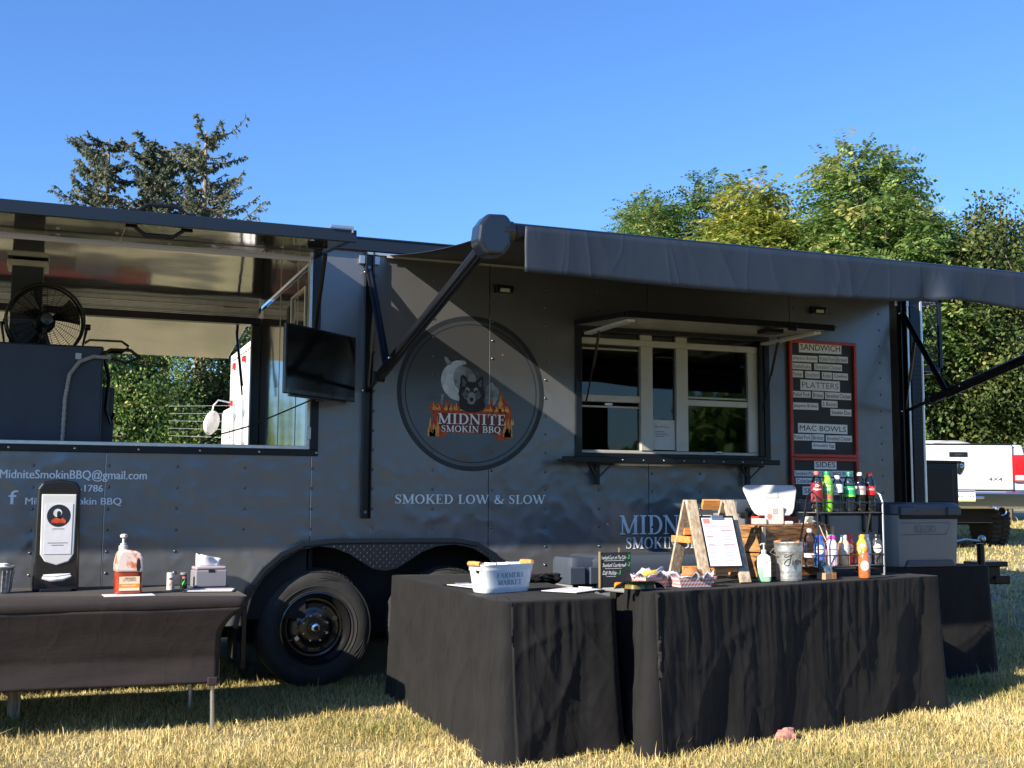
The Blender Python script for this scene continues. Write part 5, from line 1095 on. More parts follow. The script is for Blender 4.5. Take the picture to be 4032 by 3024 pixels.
for (x0, x1, z) in ((-.083, -.01, .226), (.006, .083, .226), (-.083, -.01, .165), (.006, .083, .2), (.006, .083, .12), (-.083, -.01, .12)): s.box(x0, x1, -.0051, -.0048, z, z+.0022)
s.build("menu_headings", "redink", cb)
MB().box(-.083, -.045, -.0052, -.0047, .24, .268).build("menu_logo", "pig", cb)
# hand sanitiser
sa = thing("sanitizer_bottle", "clear pump bottle of pale green hand sanitiser beside the tip bucket", "hand sanitizer", rp(3.635, -2.06), -.42)
boxlathe(.072, .045, [(.92, 0), (1, .006), (1, .06), (1.0, .072)], 32, 4).build("gel", liquid("pale_green_gel", (.28, .52, .34)), sa, smooth=True)
boxlathe(.0725, .0455, [(1, .072), (1, .115), (.9, .13), (.45, .142), (.32, .146)], 32, 4).build("bottle_shoulder", mat("frosty_clear_plastic", (.7, .74, .68), .15, 0, coat=.5), sa, smooth=True)
MB().lathe([(.014, .145), (.0145, .163), (.011, .166), (.0045, .167), (.0045, .19), (.009, .192), (.009, .2), (.001, .202)], 18).tube([(0, 0, .196), (-.012, -.006, .197), (-.022, -.01, .19)], .0045, 8).build("pump", "plastic", sa, smooth=True)
MB().box(-.008, .03, -.0245, -.0232, .025, .105).build("bottle_label", "paper", sa)
s = MB(); put_text(s, sans("PURELL"), .03, .011, lambda u, v: (-.004+u, -.025, .083+v)); s.build("label_print", mat("purple_print", (.15, .1, .4), .5), sa)
s = MB()
for z in (.07, .064, .04, .034): s.box(0, .024, -.025, -.0246, z, z+.002)
s.build("label_small_print", "greyink", sa); MB().prism([(-.004, .098), (.026, .098), (.011, .104)], -.0252, -.0247).build("label_arc", "pig", sa)
# tip bucket
tp = thing("tip_bucket", "ribbed galvanised bucket with Tip written in black script", "tip bucket", rp(3.80, -2.045), -.42)
pr_ = [(.066, 0), (.067, .004)]
for k in range(5): z = .008+.009*k; pr_ += [(.0665, z), (.0685, z+.0045)]
pr_ += [(.067, .054), (.073, .15)]
for k in range(4): z = .152+.011*k; pr_ += [(.0735, z), (.0765, z+.0055)]
pr_ += [(.0775, .2), (.079, .203), (.0775, .205), (.074, .2), (.064, .01)]
MB().lathe(pr_, 56, cap=False).lathe([(.064, .01), (.001, .01)], 56, cap=False).build("bucket_body", "galv", tp, smooth='all')
MB().tube([(-.078, 0, .17), (-.1, -.01, .15), (-.07, -.05, .13)], .003, 6).build("bucket_handle", "steel", tp, smooth=True)
s = MB(); s.sphere((-.05, .02, .2), .018, 6, sc=(1.3, 1, .8), jit=.5).sphere((.05, .0, .198), .014, 6, jit=.5); s.build("tip_notes", "bread", tp, smooth=True)
def curve_pts(ctrl, n=10):
    out = []; C = [ctrl[0]]+ctrl+[ctrl[-1]]
    for i in range(1, len(C)-2):
        for k in range(n):
            t = k/n; p = [.5*((2*C[i][q])+(-C[i-1][q]+C[i+1][q])*t+(2*C[i-1][q]-5*C[i][q]+4*C[i+1][q]-C[i+2][q])*t*t+(-C[i-1][q]+3*C[i][q]-3*C[i+1][q]+C[i+2][q])*t**3) for q in (0, 1)]; out.append(tuple(p))
    out.append(ctrl[-1]); return out
s = MB()
wm = wrapmap(.0725, 0, 0, .001)
for st in ([(-.018, .142), (-.03, .136), (-.028, .125), (-.005, .135), (.02, .146)], [(.004, .14), (-.002, .115), (-.008, .09), (-.022, .082), (-.033, .092), (-.02, .112), (.0, .118)], [(.012, .112), (.010, .09), (.014, .087)], [(.013, .122), (.0145, .124)], [(.027, .115), (.022, .09), (.018, .066)], [(.025, .1), (.034, .113), (.044, .108), (.043, .094), (.034, .089), (.026, .093)], [(.052, .1), (.058, .11), (.06, .1), (.054, .09)]):
    c = curve_pts(st); s.tube([wm(u-.003, v) for u, v in c], [.0011+.0009*abs(math.sin(i*.33)) for i in range(len(c))], 5)
s.build("tip_writing", "ink", tp, smooth=True)
# wooden crate
cr = thing("wooden_crate", "torched pine plank crate behind the tip bucket, carrying the white tablet", "crate", rp(4.0, -1.68), RA)
HC = .285
for (z0, z1) in ((.004, .135), (.142, .275)):
    MB().box(-.285, .285, -.125, -.105, z0, z1).build("plank", "crate", cr, bev=.003); MB().box(-.285, .285, .105, .125, z0, z1).build("plank", "crate", cr, bev=.003)
    for sx in (-1, 1): MB().box(sx*.295-.01, sx*.295+.01, -.12, .12, z0, z1).build("plank", "crate", cr, bev=.003)
for sx in (-1, 1): MB().box(sx*.29-.012, sx*.29+.012, -.14, -.126, 0, .28).build("corner_batten", "wood", cr, bev=.002)
MB().box(-.29, .29, -.12, .12, .275, .288).build("lid", "crate", cr, bev=.003)
for x, z in ((.17, .2), (.25, .19), (-.05, .1), (.2, .06)): MB().lathe([(.012, -.1262), (.008, -.1268), (.001, -.1262)], 12, 'Y', c=(x, 0, z)).build("knot", "orangewood", cr)
CT = RZ+.0035+.288
o = tag(MB().box(-.15, .15, -.05, .05, 0, .045).build("red_tray", "redwood", None, bev=.004, loc=(4.02, -1.60, CT)), "small red wooden tray behind the white tablet stand", "tray"); o.rotation_euler = (0, 0, RA)
pos = thing("tablet_register", "white point-of-sale tablet on a stand marked with a square, seen from behind", "register", (3.93, -1.72, CT+.001), -.25)
MB().box(-.055, .055, -.018, -.004, .002, .105).box(-.05, .05, -.018, .06, 0, .012).build("stand", "plastic", pos, bev=.006, seg=3)
tb_ = MB()
tb_.prism([(-.125, -.045), (-.11, -.072), (-.09, -.085), (.09, -.085), (.11, -.072), (.125, -.045), (.158, .07), (.158, .092), (.14, .105), (-.14, .105), (-.158, .092), (-.158, .07)], -.013, .0)
t2 = tb_.build("tablet_back", "plastic", pos, bev=.01, seg=4); t2.location = (0, .035, .125); t2.rotation_euler = (-.42, 0, 0)
MB().box(-.12, .12, .0, .004, -.06, .09).build("tablet_screen", "tvscreen", t2)
MB().box(-.04, .04, -.018, -.011, .02, .055).build("tablet_mount", "plastic", t2, bev=.006)
s = MB()
for a in ((-.012, .012, .062, .065), (-.012, .012, .083, .086), (-.012, -.009, .065, .083), (.009, .012, .065, .083), (-.003, .003, .071, .077)): s.box(a[0]+.004, a[1]+.004, -.0188, -.0182, a[2], a[3])
s.build("square_mark", mat("grey_print", (.2, .2, .24), .5), pos)
s = MB(); s.lathe([(.014, -.0186), (.001, -.0188)], 20, 'Y', c=(-.03, 0, .045)); s.prism([(-.043, .056), (-.036, .062), (-.034, .054)], -.0188, -.0183).prism([(-.017, .056), (-.024, .062), (-.026, .054)], -.0188, -.0183).box(-.037, -.034, -.0188, -.0183, .028, .035).box(-.026, -.023, -.0188, -.0183, .028, .035); s.build("pig_sticker", "pig", pos)
MB().box(-.12, -.05, -.03, .04, 0, .035).build("card_reader", "plastic", pos, bev=.006); MB().box(.06, .11, -.02, .01, 0, .02).build("cable_plug", "plastic", pos, bev=.006)
wb = thing("power_adapter", "small white power adapter with two cables on the right end of the crate", "adapter", (4.17, -1.70, CT+.001), RA)
MB().prism([(-.055, 0), (.035, 0), (.035, .045), (-.01, .045)], -.02, .02).build("adapter_body", "plastic", wb, bev=.004)
MB().tube([(-.03, -.02, .01), (-.02, -.105, -.005), (.0, -.11, -.05), (.005, -.13, -.09)], .0028, 6).tube([(.025, -.02, .02), (.03, -.1, .004), (.032, -.115, -.05), (.033, -.115, -.11)], .0028, 6).tube([(-.05, 0, .005), (-.13, -.01, .004)], .003, 6).build("white_cable", "plastic", wb, smooth=True)
cbx = thing("card_box", "small open cardboard box of dark leaflets left of the orange-capped bottle", "cardboard box", rp(4.06, -2.02), RA)
MB().box(-.045, .045, -.03, .03, 0, .035).build("box_body", "cardboard", cbx, bev=.001); MB().box(.012, .045, -.0305, -.03, .002, .037).build("box_flap", "orangewood", cbx)
for k in range(4): MB().box(-.035, .025-.008*k, -.02+.012*k, -.018+.012*k, .03, .07+.01*k, R=Matrix.Rotation(-.3, 3, 'Y')).build("leaflet", mat("teal_leaflet", (.03, .09, .12), .5, 0, col2=(.3, .4, .45), vscale=50) if k == 0 else bpy.data.materials["teal_leaflet"], cbx)
# wire rack
rk = thing("wire_rack", "two-tier black wire rack full of drink bottles", "wire rack", rp(4.075, -1.93), RA-.05)
RL, RD = .545, .22
s = MB()
for x in (0, RL):
    s2 = MB().tube([(x, 0, 0), (x, 0, .42), (x, .015, .46), (x, .04, .475), (x, .07, .45), (x, .13, .2), (x, RD-.03, .04), (x, RD, .008), (x, RD-.04, .004), (x, .02, .004), (x, 0, .0)], .0055, 8); s2.build("side_frame", "black" if x == 0 else "steel", rk, smooth=True)
def tier(z, dep, h, nm):
    s = MB()
    s.tube([(0, 0, z), (RL, 0, z), (RL, dep, z), (0, dep, z), (0, 0, z)], .004, 6).tube([(0, -.002, z+h), (RL, -.002, z+h)], .0032, 6).tube([(0, dep, z+h), (RL, dep, z+h)], .0032, 6)
    s.tube([(RL, 0, z+h), (RL, dep, z+h)], .003, 6).tube([(0, 0, z+h), (0, dep, z+h)], .003, 6)
    k = 9
    for i in range(k+1): x = RL*i/k; s.tube([(x, -.002, z+h), (x, 0, z), (x, dep, z), (x, dep, z+h)], .0018, 5)
    for i in range(1, 5): y = dep*i/5; s.tube([(0, y, z), (RL, y, z)], .0018, 5); s.tube([(RL, y, z), (RL, y, z+h)], .0018, 5)
    t = s.build(nm, "black", rk, smooth=True)
    MB().box(.004, RL-.004, .006, dep-.004, z+.001, z+.005).build("tier_floor", "winframe", t)
T1, T2 = .055, .355
tier(T1, .19, .065, "lower_tier"); tier(T2, .15, .06, "upper_tier")
def rack_pt(u, v, z):
    a = RA-.05; return (4.075+math.cos(a)*u-math.sin(a)*v, -1.93+math.sin(a)*u+math.cos(a)*v, RZ+.0035+z)
clearp = glass_mat("clear_bottle_plastic", (.86, .9, .9), 1.5, .04)
def soda(u, label, liq, liqz, cap, lab_c, lz, text, tcol, nm="soda_bottle", water=False, bodycol=None, extra=None, script_=False):
    t = thing(nm, label, "bottle", rack_pt(u, .07, T2+.0055), -.5, "drink bottles on the upper tier of the wire rack")
    r = .0325
    out = [(.02, 0), (.028, .004), (r, .018), (r, .04), (r*.86, .066), (r*.9, .085), (r, .10), (r, .155), (r*.93, .17), (r*.72, .19), (r*.42, .208), (.0135, .215), (.0135, .222)]
    if water: out = [(.028, 0), (.031, .004)]+[(.031-.0018*(k % 2), .012+.008*k) for k in range(12)]+[(.031, .112), (.031, .16), (.024, .176), (.0135, .19), (.0135, .2)]
    inner = [(a*.94, z) for a, z in out if z <= liqz]; rl = np.interp(liqz, [z for _, z in out], [a for a, _ in out])*.94; inner.append((rl, liqz)); inner.append((.0005, liqz))
    if not water and liq: MB().lathe([(.0005, .003)]+inner, 28, cap=False).build("drink", liq, t, smooth=True)
    MB().lathe(out, 28).build("bottle_body", bodycol or clearp, t, smooth=True)
    zc = out[-1][1]; MB().lathe([(.0152, zc-.012), (.0155, zc+.004), (.014, zc+.008), (.001, zc+.009)], 24).build("bottle_cap", cap, t, smooth=True)
    z0, z1 = lz; s = band(MB(), r if not water else .031, z0, z1, -2.6, 2.6, 30, .0009); s.build("bottle_label", lab_c, t)
    rr = (r if not water else .031)+.0012
    if extra: extra(t, rr)
    s = MB(); ln = max(len(x) for x in text)
    src = []
    zz = z1-.008
    for line in text:
        hgt = min(.016, (z1-z0-.012)/len(text)*.85); wd = min(.052, .009*len(line)+.008); vs, fs = sans(line)
        if script_: vs = [(a+b*.3, b) for a, b in vs]
        put_text(s, (vs, fs), wd, hgt, lambda u_, v_: wrapmap(rr, 0, 0, .0008)(u_-wd/2, zz-hgt+v_)); zz -= hgt*1.3
    s.build("label_lettering", tcol, t)
    return t
cola = liquid("dark_cola", (.02, .006, .003), .08); 
soda(.075, "soda bottle with red cap and maroon label, first from the left on the upper tier", cola, .17, "redink", mat("maroon_label", (.22, .012, .02), .35), (.06, .165), ["Dr", "Pepper"], "vinylwhite", script_=True)
def dewx(t, rr):
    s = MB(); band(s, rr, .075, .1, -.9, 1.0, 10, .0006); s.build("label_flash", "redink", t); s = MB()
    for k in range(6): band(s, rr, .1+.01*(k % 3), .112+.012*(k % 2), -.9+.3*k, -.9+.3*k+.18, 3, .0005)
    s.build("label_shards", mat("dark_green_print", (.01, .12, .03), .4), t)
gb_ = mat("green_bottle_plastic", (.12, .42, .02), .12, 0, coat=.6, col2=(.35, .65, .03), vscale=25)
soda(.16, "bright green soda bottle with green cap, second from the left on the upper tier", None, .1, mat("green_cap", (.01, .3, .08), .35), mat("lime_label", (.1, .5, .02), .3), (.06, .165), ["Mtn", "DEW"], "vinylwhite", bodycol=gb_, extra=dewx)
def wx(t, rr): s = MB(); put_text(s, ([(math.cos(k/16*2*PI), math.sin(k/16*2*PI)) for k in range(16)], [tuple(range(16))]), .034, .034, lambda u_, v_: wrapmap(rr, 0, 0, .0006)(u_-.022, .122+v_)); s.build("label_roundel", "emblemdark", t)
soda(.245, "plain water bottle with a white label and dark round mark, third on the upper tier", None, .1, mat("white_clear_cap", (.7, .72, .72), .3), "card", (.112, .158), ["MSB"], "vinylwhite", water=True, extra=wx, nm="water_bottle")
def spx(t, rr): s = band(MB(), rr, .088, .1, -2.5, 2.5, 24, .0005); s.build("label_stripe", mat("lemon_green", (.25, .65, .08), .4), t)
soda(.345, "clear soda bottle with green cap and green label, fourth on the upper tier", None, .1, mat("teal_green_cap", (.01, .22, .12), .35), mat("leaf_green_label", (.02, .42, .14), .35), (.088, .148), ["Sprite"], "vinylwhite", extra=spx, script_=True)
soda(.435, "cola bottle with white cap and white label, fifth on the upper tier", cola, .172, mat("silver_white_cap", (.6, .6, .58), .35), "plastic", (.1, .15), ["Coke"], mat("cola_red_print", (.6, .01, .03), .4))
soda(.52, "cola bottle with red cap and red label, last on the right of the upper tier", cola, .172, mat("bright_red_cap", (.8, .015, .02), .3), mat("bright_red_label", (.75, .012, .015), .35), (.1, .15), ["Coca-Cola"], "vinylwhite", script_=True)
def juice(u, v, colr, capc, label, stripe, sc=1.0, nm="juice_bottle", pos_=None, lz=(.07, .115), shine=None, dark=False, grp="small juice bottles on the lower tier of the wire rack"):
    p = pos_ or rack_pt(u, v, T1+.0055); t = thing(nm, label, "bottle", p, -.52, grp)
    r = .0315
    MB().lathe([(.024, 0), (.03, .003), (r, .012), (r, .115), (.029, .125), (.0185, .143), (.0175, .15)], 28).build("bottle_body", mat("juice", colr, .16, 0, coat=.55, col2=tuple(min(1, c*1.35+.03) for c in colr), vscale=42, bump=.15, bscale=70), t, smooth=True)
    MB().lathe([(.0185, .148), (.019, .152), (.019, .168), (.0175, .171), (.001, .1715)], 24).build("bottle_cap", capc, t, smooth=True)
    zc = sum(lz)/2; hw = .026
    s = MB(); n = 28; o = 0; wm_ = wrapmap(r, 0, 0, .001)
    s.v = [wm_(math.cos(2*PI*k/n)*.024, zc+math.sin(2*PI*k/n)*hw) for k in range(n)]+[wm_(math.cos(2*PI*k/n)*.012, zc+math.sin(2*PI*k/n)*hw*.5) for k in range(n)]+[wm_(0, zc)]
    s.f = [(k, (k+1) % n, n+(k+1) % n, n+k) for k in range(n)]+[(n+k, n+(k+1) % n, 2*n) for k in range(n)]; s.build("round_label", "paper", t)
    s = band(MB(), r, zc-.003, zc+.003, -.72, .72, 8, .0016); s.build("label_stripe", stripe, t)
    s = MB()
    for dz, w in ((.012, .009), (-.012, .011), (-.017, .006)): band(s, r, zc+dz-.0012, zc+dz+.0012, -w/r, w/r, 4, .0016)
    s.build("label_print", "greyink", t); return t
def cm(n, c): return mat(n, c, .35, coat=.2)
blue, pink, green, white, red, yellow, blk = cm("blue_cap", (.02, .1, .65)), cm("pink_cap", (.8, .05, .4)), cm("mid_green_cap", (.03, .5, .15)), cm("white_cap", (.8, .8, .78)), cm("scarlet_cap", (.7, .01, .02)), cm("yellow_cap", (.85, .5, .02)), cm("black_cap", (.015, .015, .015))
juice(.075, .06, (.02, .08, .35), blue, "blue drink bottle with blue cap at the left of the lower tier", blue)
juice(.145, .03, (.62, .5, .56), pink, "pale pink drink bottle with pink cap on the lower tier", pink)
juice(.215, .10, (.62, .3, .3), green, "rosy drink bottle with green cap behind the peach one", green)
juice(.265, .05, (.75, .5, .28), white, "peach coloured drink bottle with white cap on the lower tier", orange_ := cm("amber_stripe", (.8, .45, .2)))
juice(.365, .10, (.6, .02, .02), red, "red drink bottle with red cap behind the yellow one", red)
juice(.405, .04, (.85, .42, .02), yellow, "yellow drink bottle with yellow cap on the lower tier", yellow)
juice(.475, .07, (.75, .75, .73), white, "milky white drink bottle with white cap on the lower tier", orange_)
juice(.522, .03, (.03, .03, .035), blk, "dark drink bottle with black cap at the right of the lower tier", blk)
juice(0, 0, (.36, .09, .02), cm("orange_cap", (.85, .3, .03)), "amber drink bottle with orange cap standing alone on the cloth in front of the rack", orange_, pos_=rp(4.30, -2.035), lz=(.045, .098), grp=None or "single bottle in front of the rack")
wt = soda(.03, "x", None, .1, "plastic", "card", (.05, .07), ["H2O"], mat("blue_print", (.05, .15, .5), .4), water=True, nm="water_bottle")
wt.location = rack_pt(.02, .08, T1+.0055); wt["label"] = "small clear water bottle at the far left end of the lower tier"; wt["group"] = "small juice bottles on the lower tier of the wire rack"
# ---------------------------------------------------------------- coolers on the rear table
def cooler(x, y, rz, w, d, h, label, z, text=None, lidw="coolerlid", latches=True):
    t = thing("cooler", label, "cooler", (x, y, z), rz, "hard coolers by the trailer wall")
    s = boxlathe(w, d, [(.93, 0), (.95, .01), (1, h*.8), (1, h*.82)], 48, 9); s.build("cooler_body", "coolergrey", t, smooth=True)
    s = boxlathe(w+.02, d+.02, [(.97, h*.80), (1, h*.82), (1, h*.93), (.985, h*.97), (.9, h)], 48, 9); s.build("cooler_lid", lidw, t, smooth=True)
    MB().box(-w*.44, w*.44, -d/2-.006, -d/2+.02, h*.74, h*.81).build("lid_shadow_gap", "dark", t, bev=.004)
    if latches:
        for sx in (-1, 1): MB().box(sx*w*.28-.035, sx*w*.28-.02, -d/2-.02, -d/2, h*.5, h*.86).box(sx*w*.28+.02, sx*w*.28+.035, -d/2-.02, -d/2, h*.5, h*.86).box(sx*w*.28-.035, sx*w*.28+.035, -d/2-.02, -d/2, h*.5, h*.54).box(sx*w*.28-.035, sx*w*.28+.035, -d/2-.02, -d/2, h*.82, h*.88).build("latch", "blackplastic", t, bev=.004)
    else:
        for sx in (-1, 1): MB().box(sx*w*.36-.055, sx*w*.36+.055, -d/2-.026, -d/2-.0, h*.80, h*.93).build("latch", lidw, t, bev=.006)
        MB().prism([(-w*.38, 0), (w*.38, 0), (w*.34, h*.10), (-w*.34, h*.10)], -d/2-.004, -d/2+.03).build("hand_recess", "coolerlid", t, bev=.003)
    if text:
        s = MB(); put_text(s, sans(text), .17, .048, lambda u, v: (-.12+u, -d/2-.002, h*.53+v)); s.build("embossed_lettering", mat("embossed_grey", (.14, .145, .15), .5), t)
        s = MB(); fy = -d/2-.0015; s.tube([(-w*.42, fy, h*.68), (w*.33, fy, h*.68), (w*.25, fy, h*.5), (-w*.42, fy, h*.5)], .0018, 6).build("embossed_frame", mat("embossed_grey_line", (.13, .135, .14), .5), t)
    return t
cooler(5.565, -.93, 0, .54, .36, .425, "grey cooler embossed IGLOO at the right end of the rear table", BZ+.003, "IGLOO", latches=False)
cooler(4.98, -.80, 0, .62, .36, .455, "large grey cooler with slate lid and black latches behind the wire rack", BZ+.003)
cooler(4.42, -.74, 0, .44, .32, .44, "grey cooler with slate lid half hidden behind the white tablet", BZ+.003)
cooler(3.66, -.55, 0, .86, .4, .83, "long low grey cooler on the grass between the cloth-covered tables and trailer wall", float(gh(3.6, -.5)))
cooler(3.20, -.62, .1, .2, .24, .82, "small pale grey cooler edge just left of the chalkboard", float(gh(3.2, -.5)), latches=False)
o = MB().sphere((0, 0, 0), .05, 9, sc=(1.1, .7, .75), jit=.5).build("stone", "stone", None, smooth=True, loc=(3.57, -2.33, .025)); tag(o, "pinkish stone weighing down the hem of the long black cloth", "stone")
# ---------------------------------------------------------------- vehicles behind
tr = thing("pickup_truck", "white four-wheel-drive pickup truck seen from behind, parked beyond the trailer hitch", "pickup truck", (11.93, 5.56, .47), math.radians(-21))
# local: x right, y forward (away), rear face at y = 0
MB().prism([(-.93, .62), (.93, .62), (.97, .9), (.97, 1.35), (.93, 1.5), (-.93, 1.5), (-.97, 1.35), (-.97, .9)], .05, 2.0).build("bed", "whitepaint", tr, bev=.03)
MB().box(-.77, .77, -.0, .05, .86, 1.5).build("tailgate", "whitepaint", tr, bev=.02, seg=3)
MB().box(-.77, .77, -.006, .06, 1.49, 1.515).build("tailgate_cap", "blackplastic", tr, bev=.008)
MB().box(-.13, .13, -.012, .0, 1.325, 1.395).build("tailgate_handle", "blackplastic", tr, bev=.008); MB().box(-.05, .05, -.02, -.012, 1.35, 1.365).build("handle_pull", "chrome", tr, bev=.003)
s = MB(); s.prism([(-.075, .09), (.075, .09), (.07, 0), (.03, -.075), (0, -.095), (-.03, -.075), (-.07, 0)], -.018, 0); bd = s.build("shield_badge", "blackplastic", tr, bev=.006); bd.location = (0, 0, 1.17)
MB().lathe([(.03, -.02), (.014, -.024), (.014, -.02)], 16, 'Y', c=(-.035, 0, .03), cap=False).lathe([(.03, -.02), (.014, -.024), (.014, -.02)], 16, 'Y', c=(.035, 0, .03), cap=False).prism([(-.02, .05), (.02, .05), (.012, -.06), (-.012, -.06)], -.024, -.018).build("ram_head", "chrome", bd, smooth=True)
put_text(MB(), sans("4X4"), .19, .05, lambda u, v: (.42+u, -.004, .99+v)).build("drive_lettering", "blackplastic", tr)
MB().lathe([(.05, -.003), (.001, -.0032)], 24, 'Y', c=(.5, 0, .8)).build("faint_sticker", mat("pale_tan_sticker", (.6, .56, .5), .5), tr)
for sx in (-1, 1):
    l = MB().box(sx*.87-.095, sx*.87+.095, -.005, .12, .98, 1.36).build("tail_lamp", "redlens", tr, bev=.02); MB().box(sx*.87-.075, sx*.87+.075, -.009, -.004, 1.0, 1.07).build("reverse_lens", "frost", l, bev=.003)
MB().box(-.98, .98, -.16, .05, .60, .84).box(-.3, .3, -.165, -.1, .72, .79).build("bumper", "chrome", tr, bev=.035, seg=4)
MB().box(-.95, .95, -.06, .0, .84, .862).build("bumper_step", "blackplastic", tr, bev=.006)
pl = MB().box(-.155, .155, -.172, -.166, .70, .85).build("number_plate", "card", tr, bev=.004); put_text(MB(), sans("ZRB-5389"), .27, .06, lambda u, v: (-.135+u, -.1735, .74+v)).build("plate_lettering", "ink", pl); MB().box(-.15, .15, -.1735, -.1725, .703, .723).build("plate_band", "flameyellow", pl); MB().box(-.15, .15, -.1735, -.1725, .826, .846).build("plate_band", mat("plate_blue", (.05, .1, .35), .5), pl)
s = MB().lathe([(.055, -.28), (.06, -.3), (.05, -.29), (.048, 0)], 24, 'Y', c=(.47, 0, .57), cap=False); s.build("exhaust_tip", "chrome", tr, smooth=True)
MB().box(-.5, .5, .1, 1.5, .4, .62).tube([(-.85, .75, .42), (.85, .75, .42)], .06, 10).sphere((0, .75, .42), .14, 8).build("underbody", "dark", tr)
for sx in (-1, 1):
    for yy in (.95, 4.5):
        w = MB().lathe([(.22, -.14), (.38, -.15), (.42, -.11), (.43, 0), (.42, .11), (.38, .15), (.22, .14)], 48, 'X').build("wheel", "rubber", tr, smooth=True, loc=(sx*.8, yy, .42))
        s = MB()
        for k in range(36): a = 2*PI*k/36; s.box(-.13, -.02, math.cos(a)*.43-.018, math.cos(a)*.43+.018, math.sin(a)*.43-.018, math.sin(a)*.43+.018); s.box(.02, .13, math.cos(a+.09)*.43-.018, math.cos(a+.09)*.43+.018, math.sin(a+.09)*.43-.018, math.sin(a+.09)*.43+.018)
        s.build("tread_blocks", "rubber", w, kind="stuff")
        MB().lathe([(.22, -sx*.0), (.2, sx*.13), (.1, sx*.1), (.001, sx*.12)], 32, 'X').build("wheel_rim", "steel", w, smooth=True)
MB().prism([(-.93, .62), (.93, .62), (.97, 1.0), (.95, 1.4), (.85, 1.66), (-.85, 1.66), (-.95, 1.4), (-.97, 1.0)], 2.05, 5.9).build("cab", "whitepaint", tr, bev=.05)
MB().prism([(-.72, 1.36), (.72, 1.36), (.7, 1.6), (-.7, 1.6)], 2.03, 2.06).build("rear_window", "tvscreen", tr, bev=.01)
for cx_, w_ in ((-.52, .34), (.22, .32)):
    MB().sphere((cx_, .9, 1.44), 1, 12, sc=(w_, .7, .16)).build("bed_cargo", "plastic", tr, smooth=True)
bt = thing("box_truck", "white box truck with red marker lamps and a round mirror, seen through the porch opening", "box truck", (2.92, 13.4, .47))
MB().box(0, 2.3, -5.4, 0, .75, 3.2).build("cargo_box", "truckwhite", bt, bev=.03)
s = MB()
for k in range(22): s.box(-.02, 0, -5.3+.25*k, -5.27+.25*k, .8, 3.1)
s.build("side_rib", "truckwhite", bt, bev=.003)
MB().box(-.03, .0, -5.4, 0, 3.1, 3.2).box(-.03, 0, -5.4, 0, .75, .86).box(-.035, 0, -.12, .02, .75, 3.2).build("box_rail", "truckwhite", bt, bev=.006)
for yy, zz in ((-.35, 2.98), (-1.5, 2.98), (-.05, 2.35), (-2.9, 2.98)): MB().box(-.05, -.0, yy-.09, yy+.09, zz-.05, zz+.05).build("marker_lamp", "redlens", bt, bev=.01)
for yy in (-.7, -1.7): MB().tube([(-.05, yy, 1.1), (-.05, yy, 2.3)], .018, 8).box(-.06, 0, yy-.05, yy+.05, 1.5, 1.6).box(-.06, 0, yy-.07, yy+.07, 2.05, 2.12).build("door_bar", "steel", bt)
MB().box(.1, 2.2, .1, 2.2, .5, 2.4).build("cab", "truckwhite", bt, bev=.1)
for yy in (-4.2, 1.2): MB().lathe([(.2, -.1), (.46, -.12), (.5, 0), (.46, .12), (.2, .1)], 32, 'X', c=(.3, yy, .48)).build("wheel", "rubber", bt, smooth=True)
mr = MB().lathe([(.16, .02), (.17, 0), (.15, -.05), (.06, -.09), (.001, -.1)], 28, 'Y', c=(0, 0, 0)).build("side_mirror", "plastic", bt, smooth=True); mr.location = (-.36, -.1, 2.0); mr.scale = (.9, 1, 1.35); mr.rotation_euler = (0, math.radians(25), math.radians(35))
MB().tube([(-.0, -.1, 2.35), (-.25, -.1, 2.4), (-.33, -.1, 2.3), (-.36, -.08, 2.1)], .014, 8).build("mirror_arm", "alu", bt, smooth=True)
s = MB()
for k in range(5): s.tube([(1.9, 13.9, 2.78-.13*k), (2.9, 13.0, 2.76-.14*k)], .005, 5)
o = s.build("wire_lines", "alu", None); tag(o, "five thin wires strung beside the white box truck in front of the hedge", "wires")

# ---------------------------------------------------------------- trees
LEAF_G = tint_mat("broad_leaves", [(0, (.03, .07, .025)), (.35, (.08, .16, .045)), (.65, (.17, .27, .07)), (.9, (.3, .38, .11)), (1, (.45, .42, .12))], .5, .45, spec=.35)
LEAF_Y = tint_mat("yellow_green_leaves", [(0, (.05, .09, .02)), (.3, (.12, .19, .035)), (.6, (.25, .31, .06)), (.85, (.42, .41, .08)), (1, (.55, .43, .1))], .5, .45, spec=.35)
LEAF_D = tint_mat("dark_maple_leaves", [(0, (.01, .022, .01)), (.4, (.045, .08, .022)), (.75, (.1, .135, .035)), (1, (.2, .21, .06))], .5, .35, spec=.3)
NEED = tint_mat("spruce_needles", [(0, (.05, .07, .055)), (.5, (.13, .165, .11)), (.85, (.2, .22, .14)), (1, (.3, .26, .14))], .65, .4, spec=.2)
def leafmesh(name, P, A, B, size, tint, m, parent, fold=.0):
    n = len(P); s = size[:, None]
    V = np.stack([P-A*s*.5, P+B*s*.28, P+A*s*.5, P-B*s*.28], 1).reshape(-1, 3); o = np.arange(n)*4
    return np_mesh(name, V, np.stack([o, o+1, o+2, o+3], -1), m, parent, np.repeat(tint, 4))
def unit(v): return v/np.maximum(1e-6, np.linalg.norm(v, axis=-1, keepdims=True))
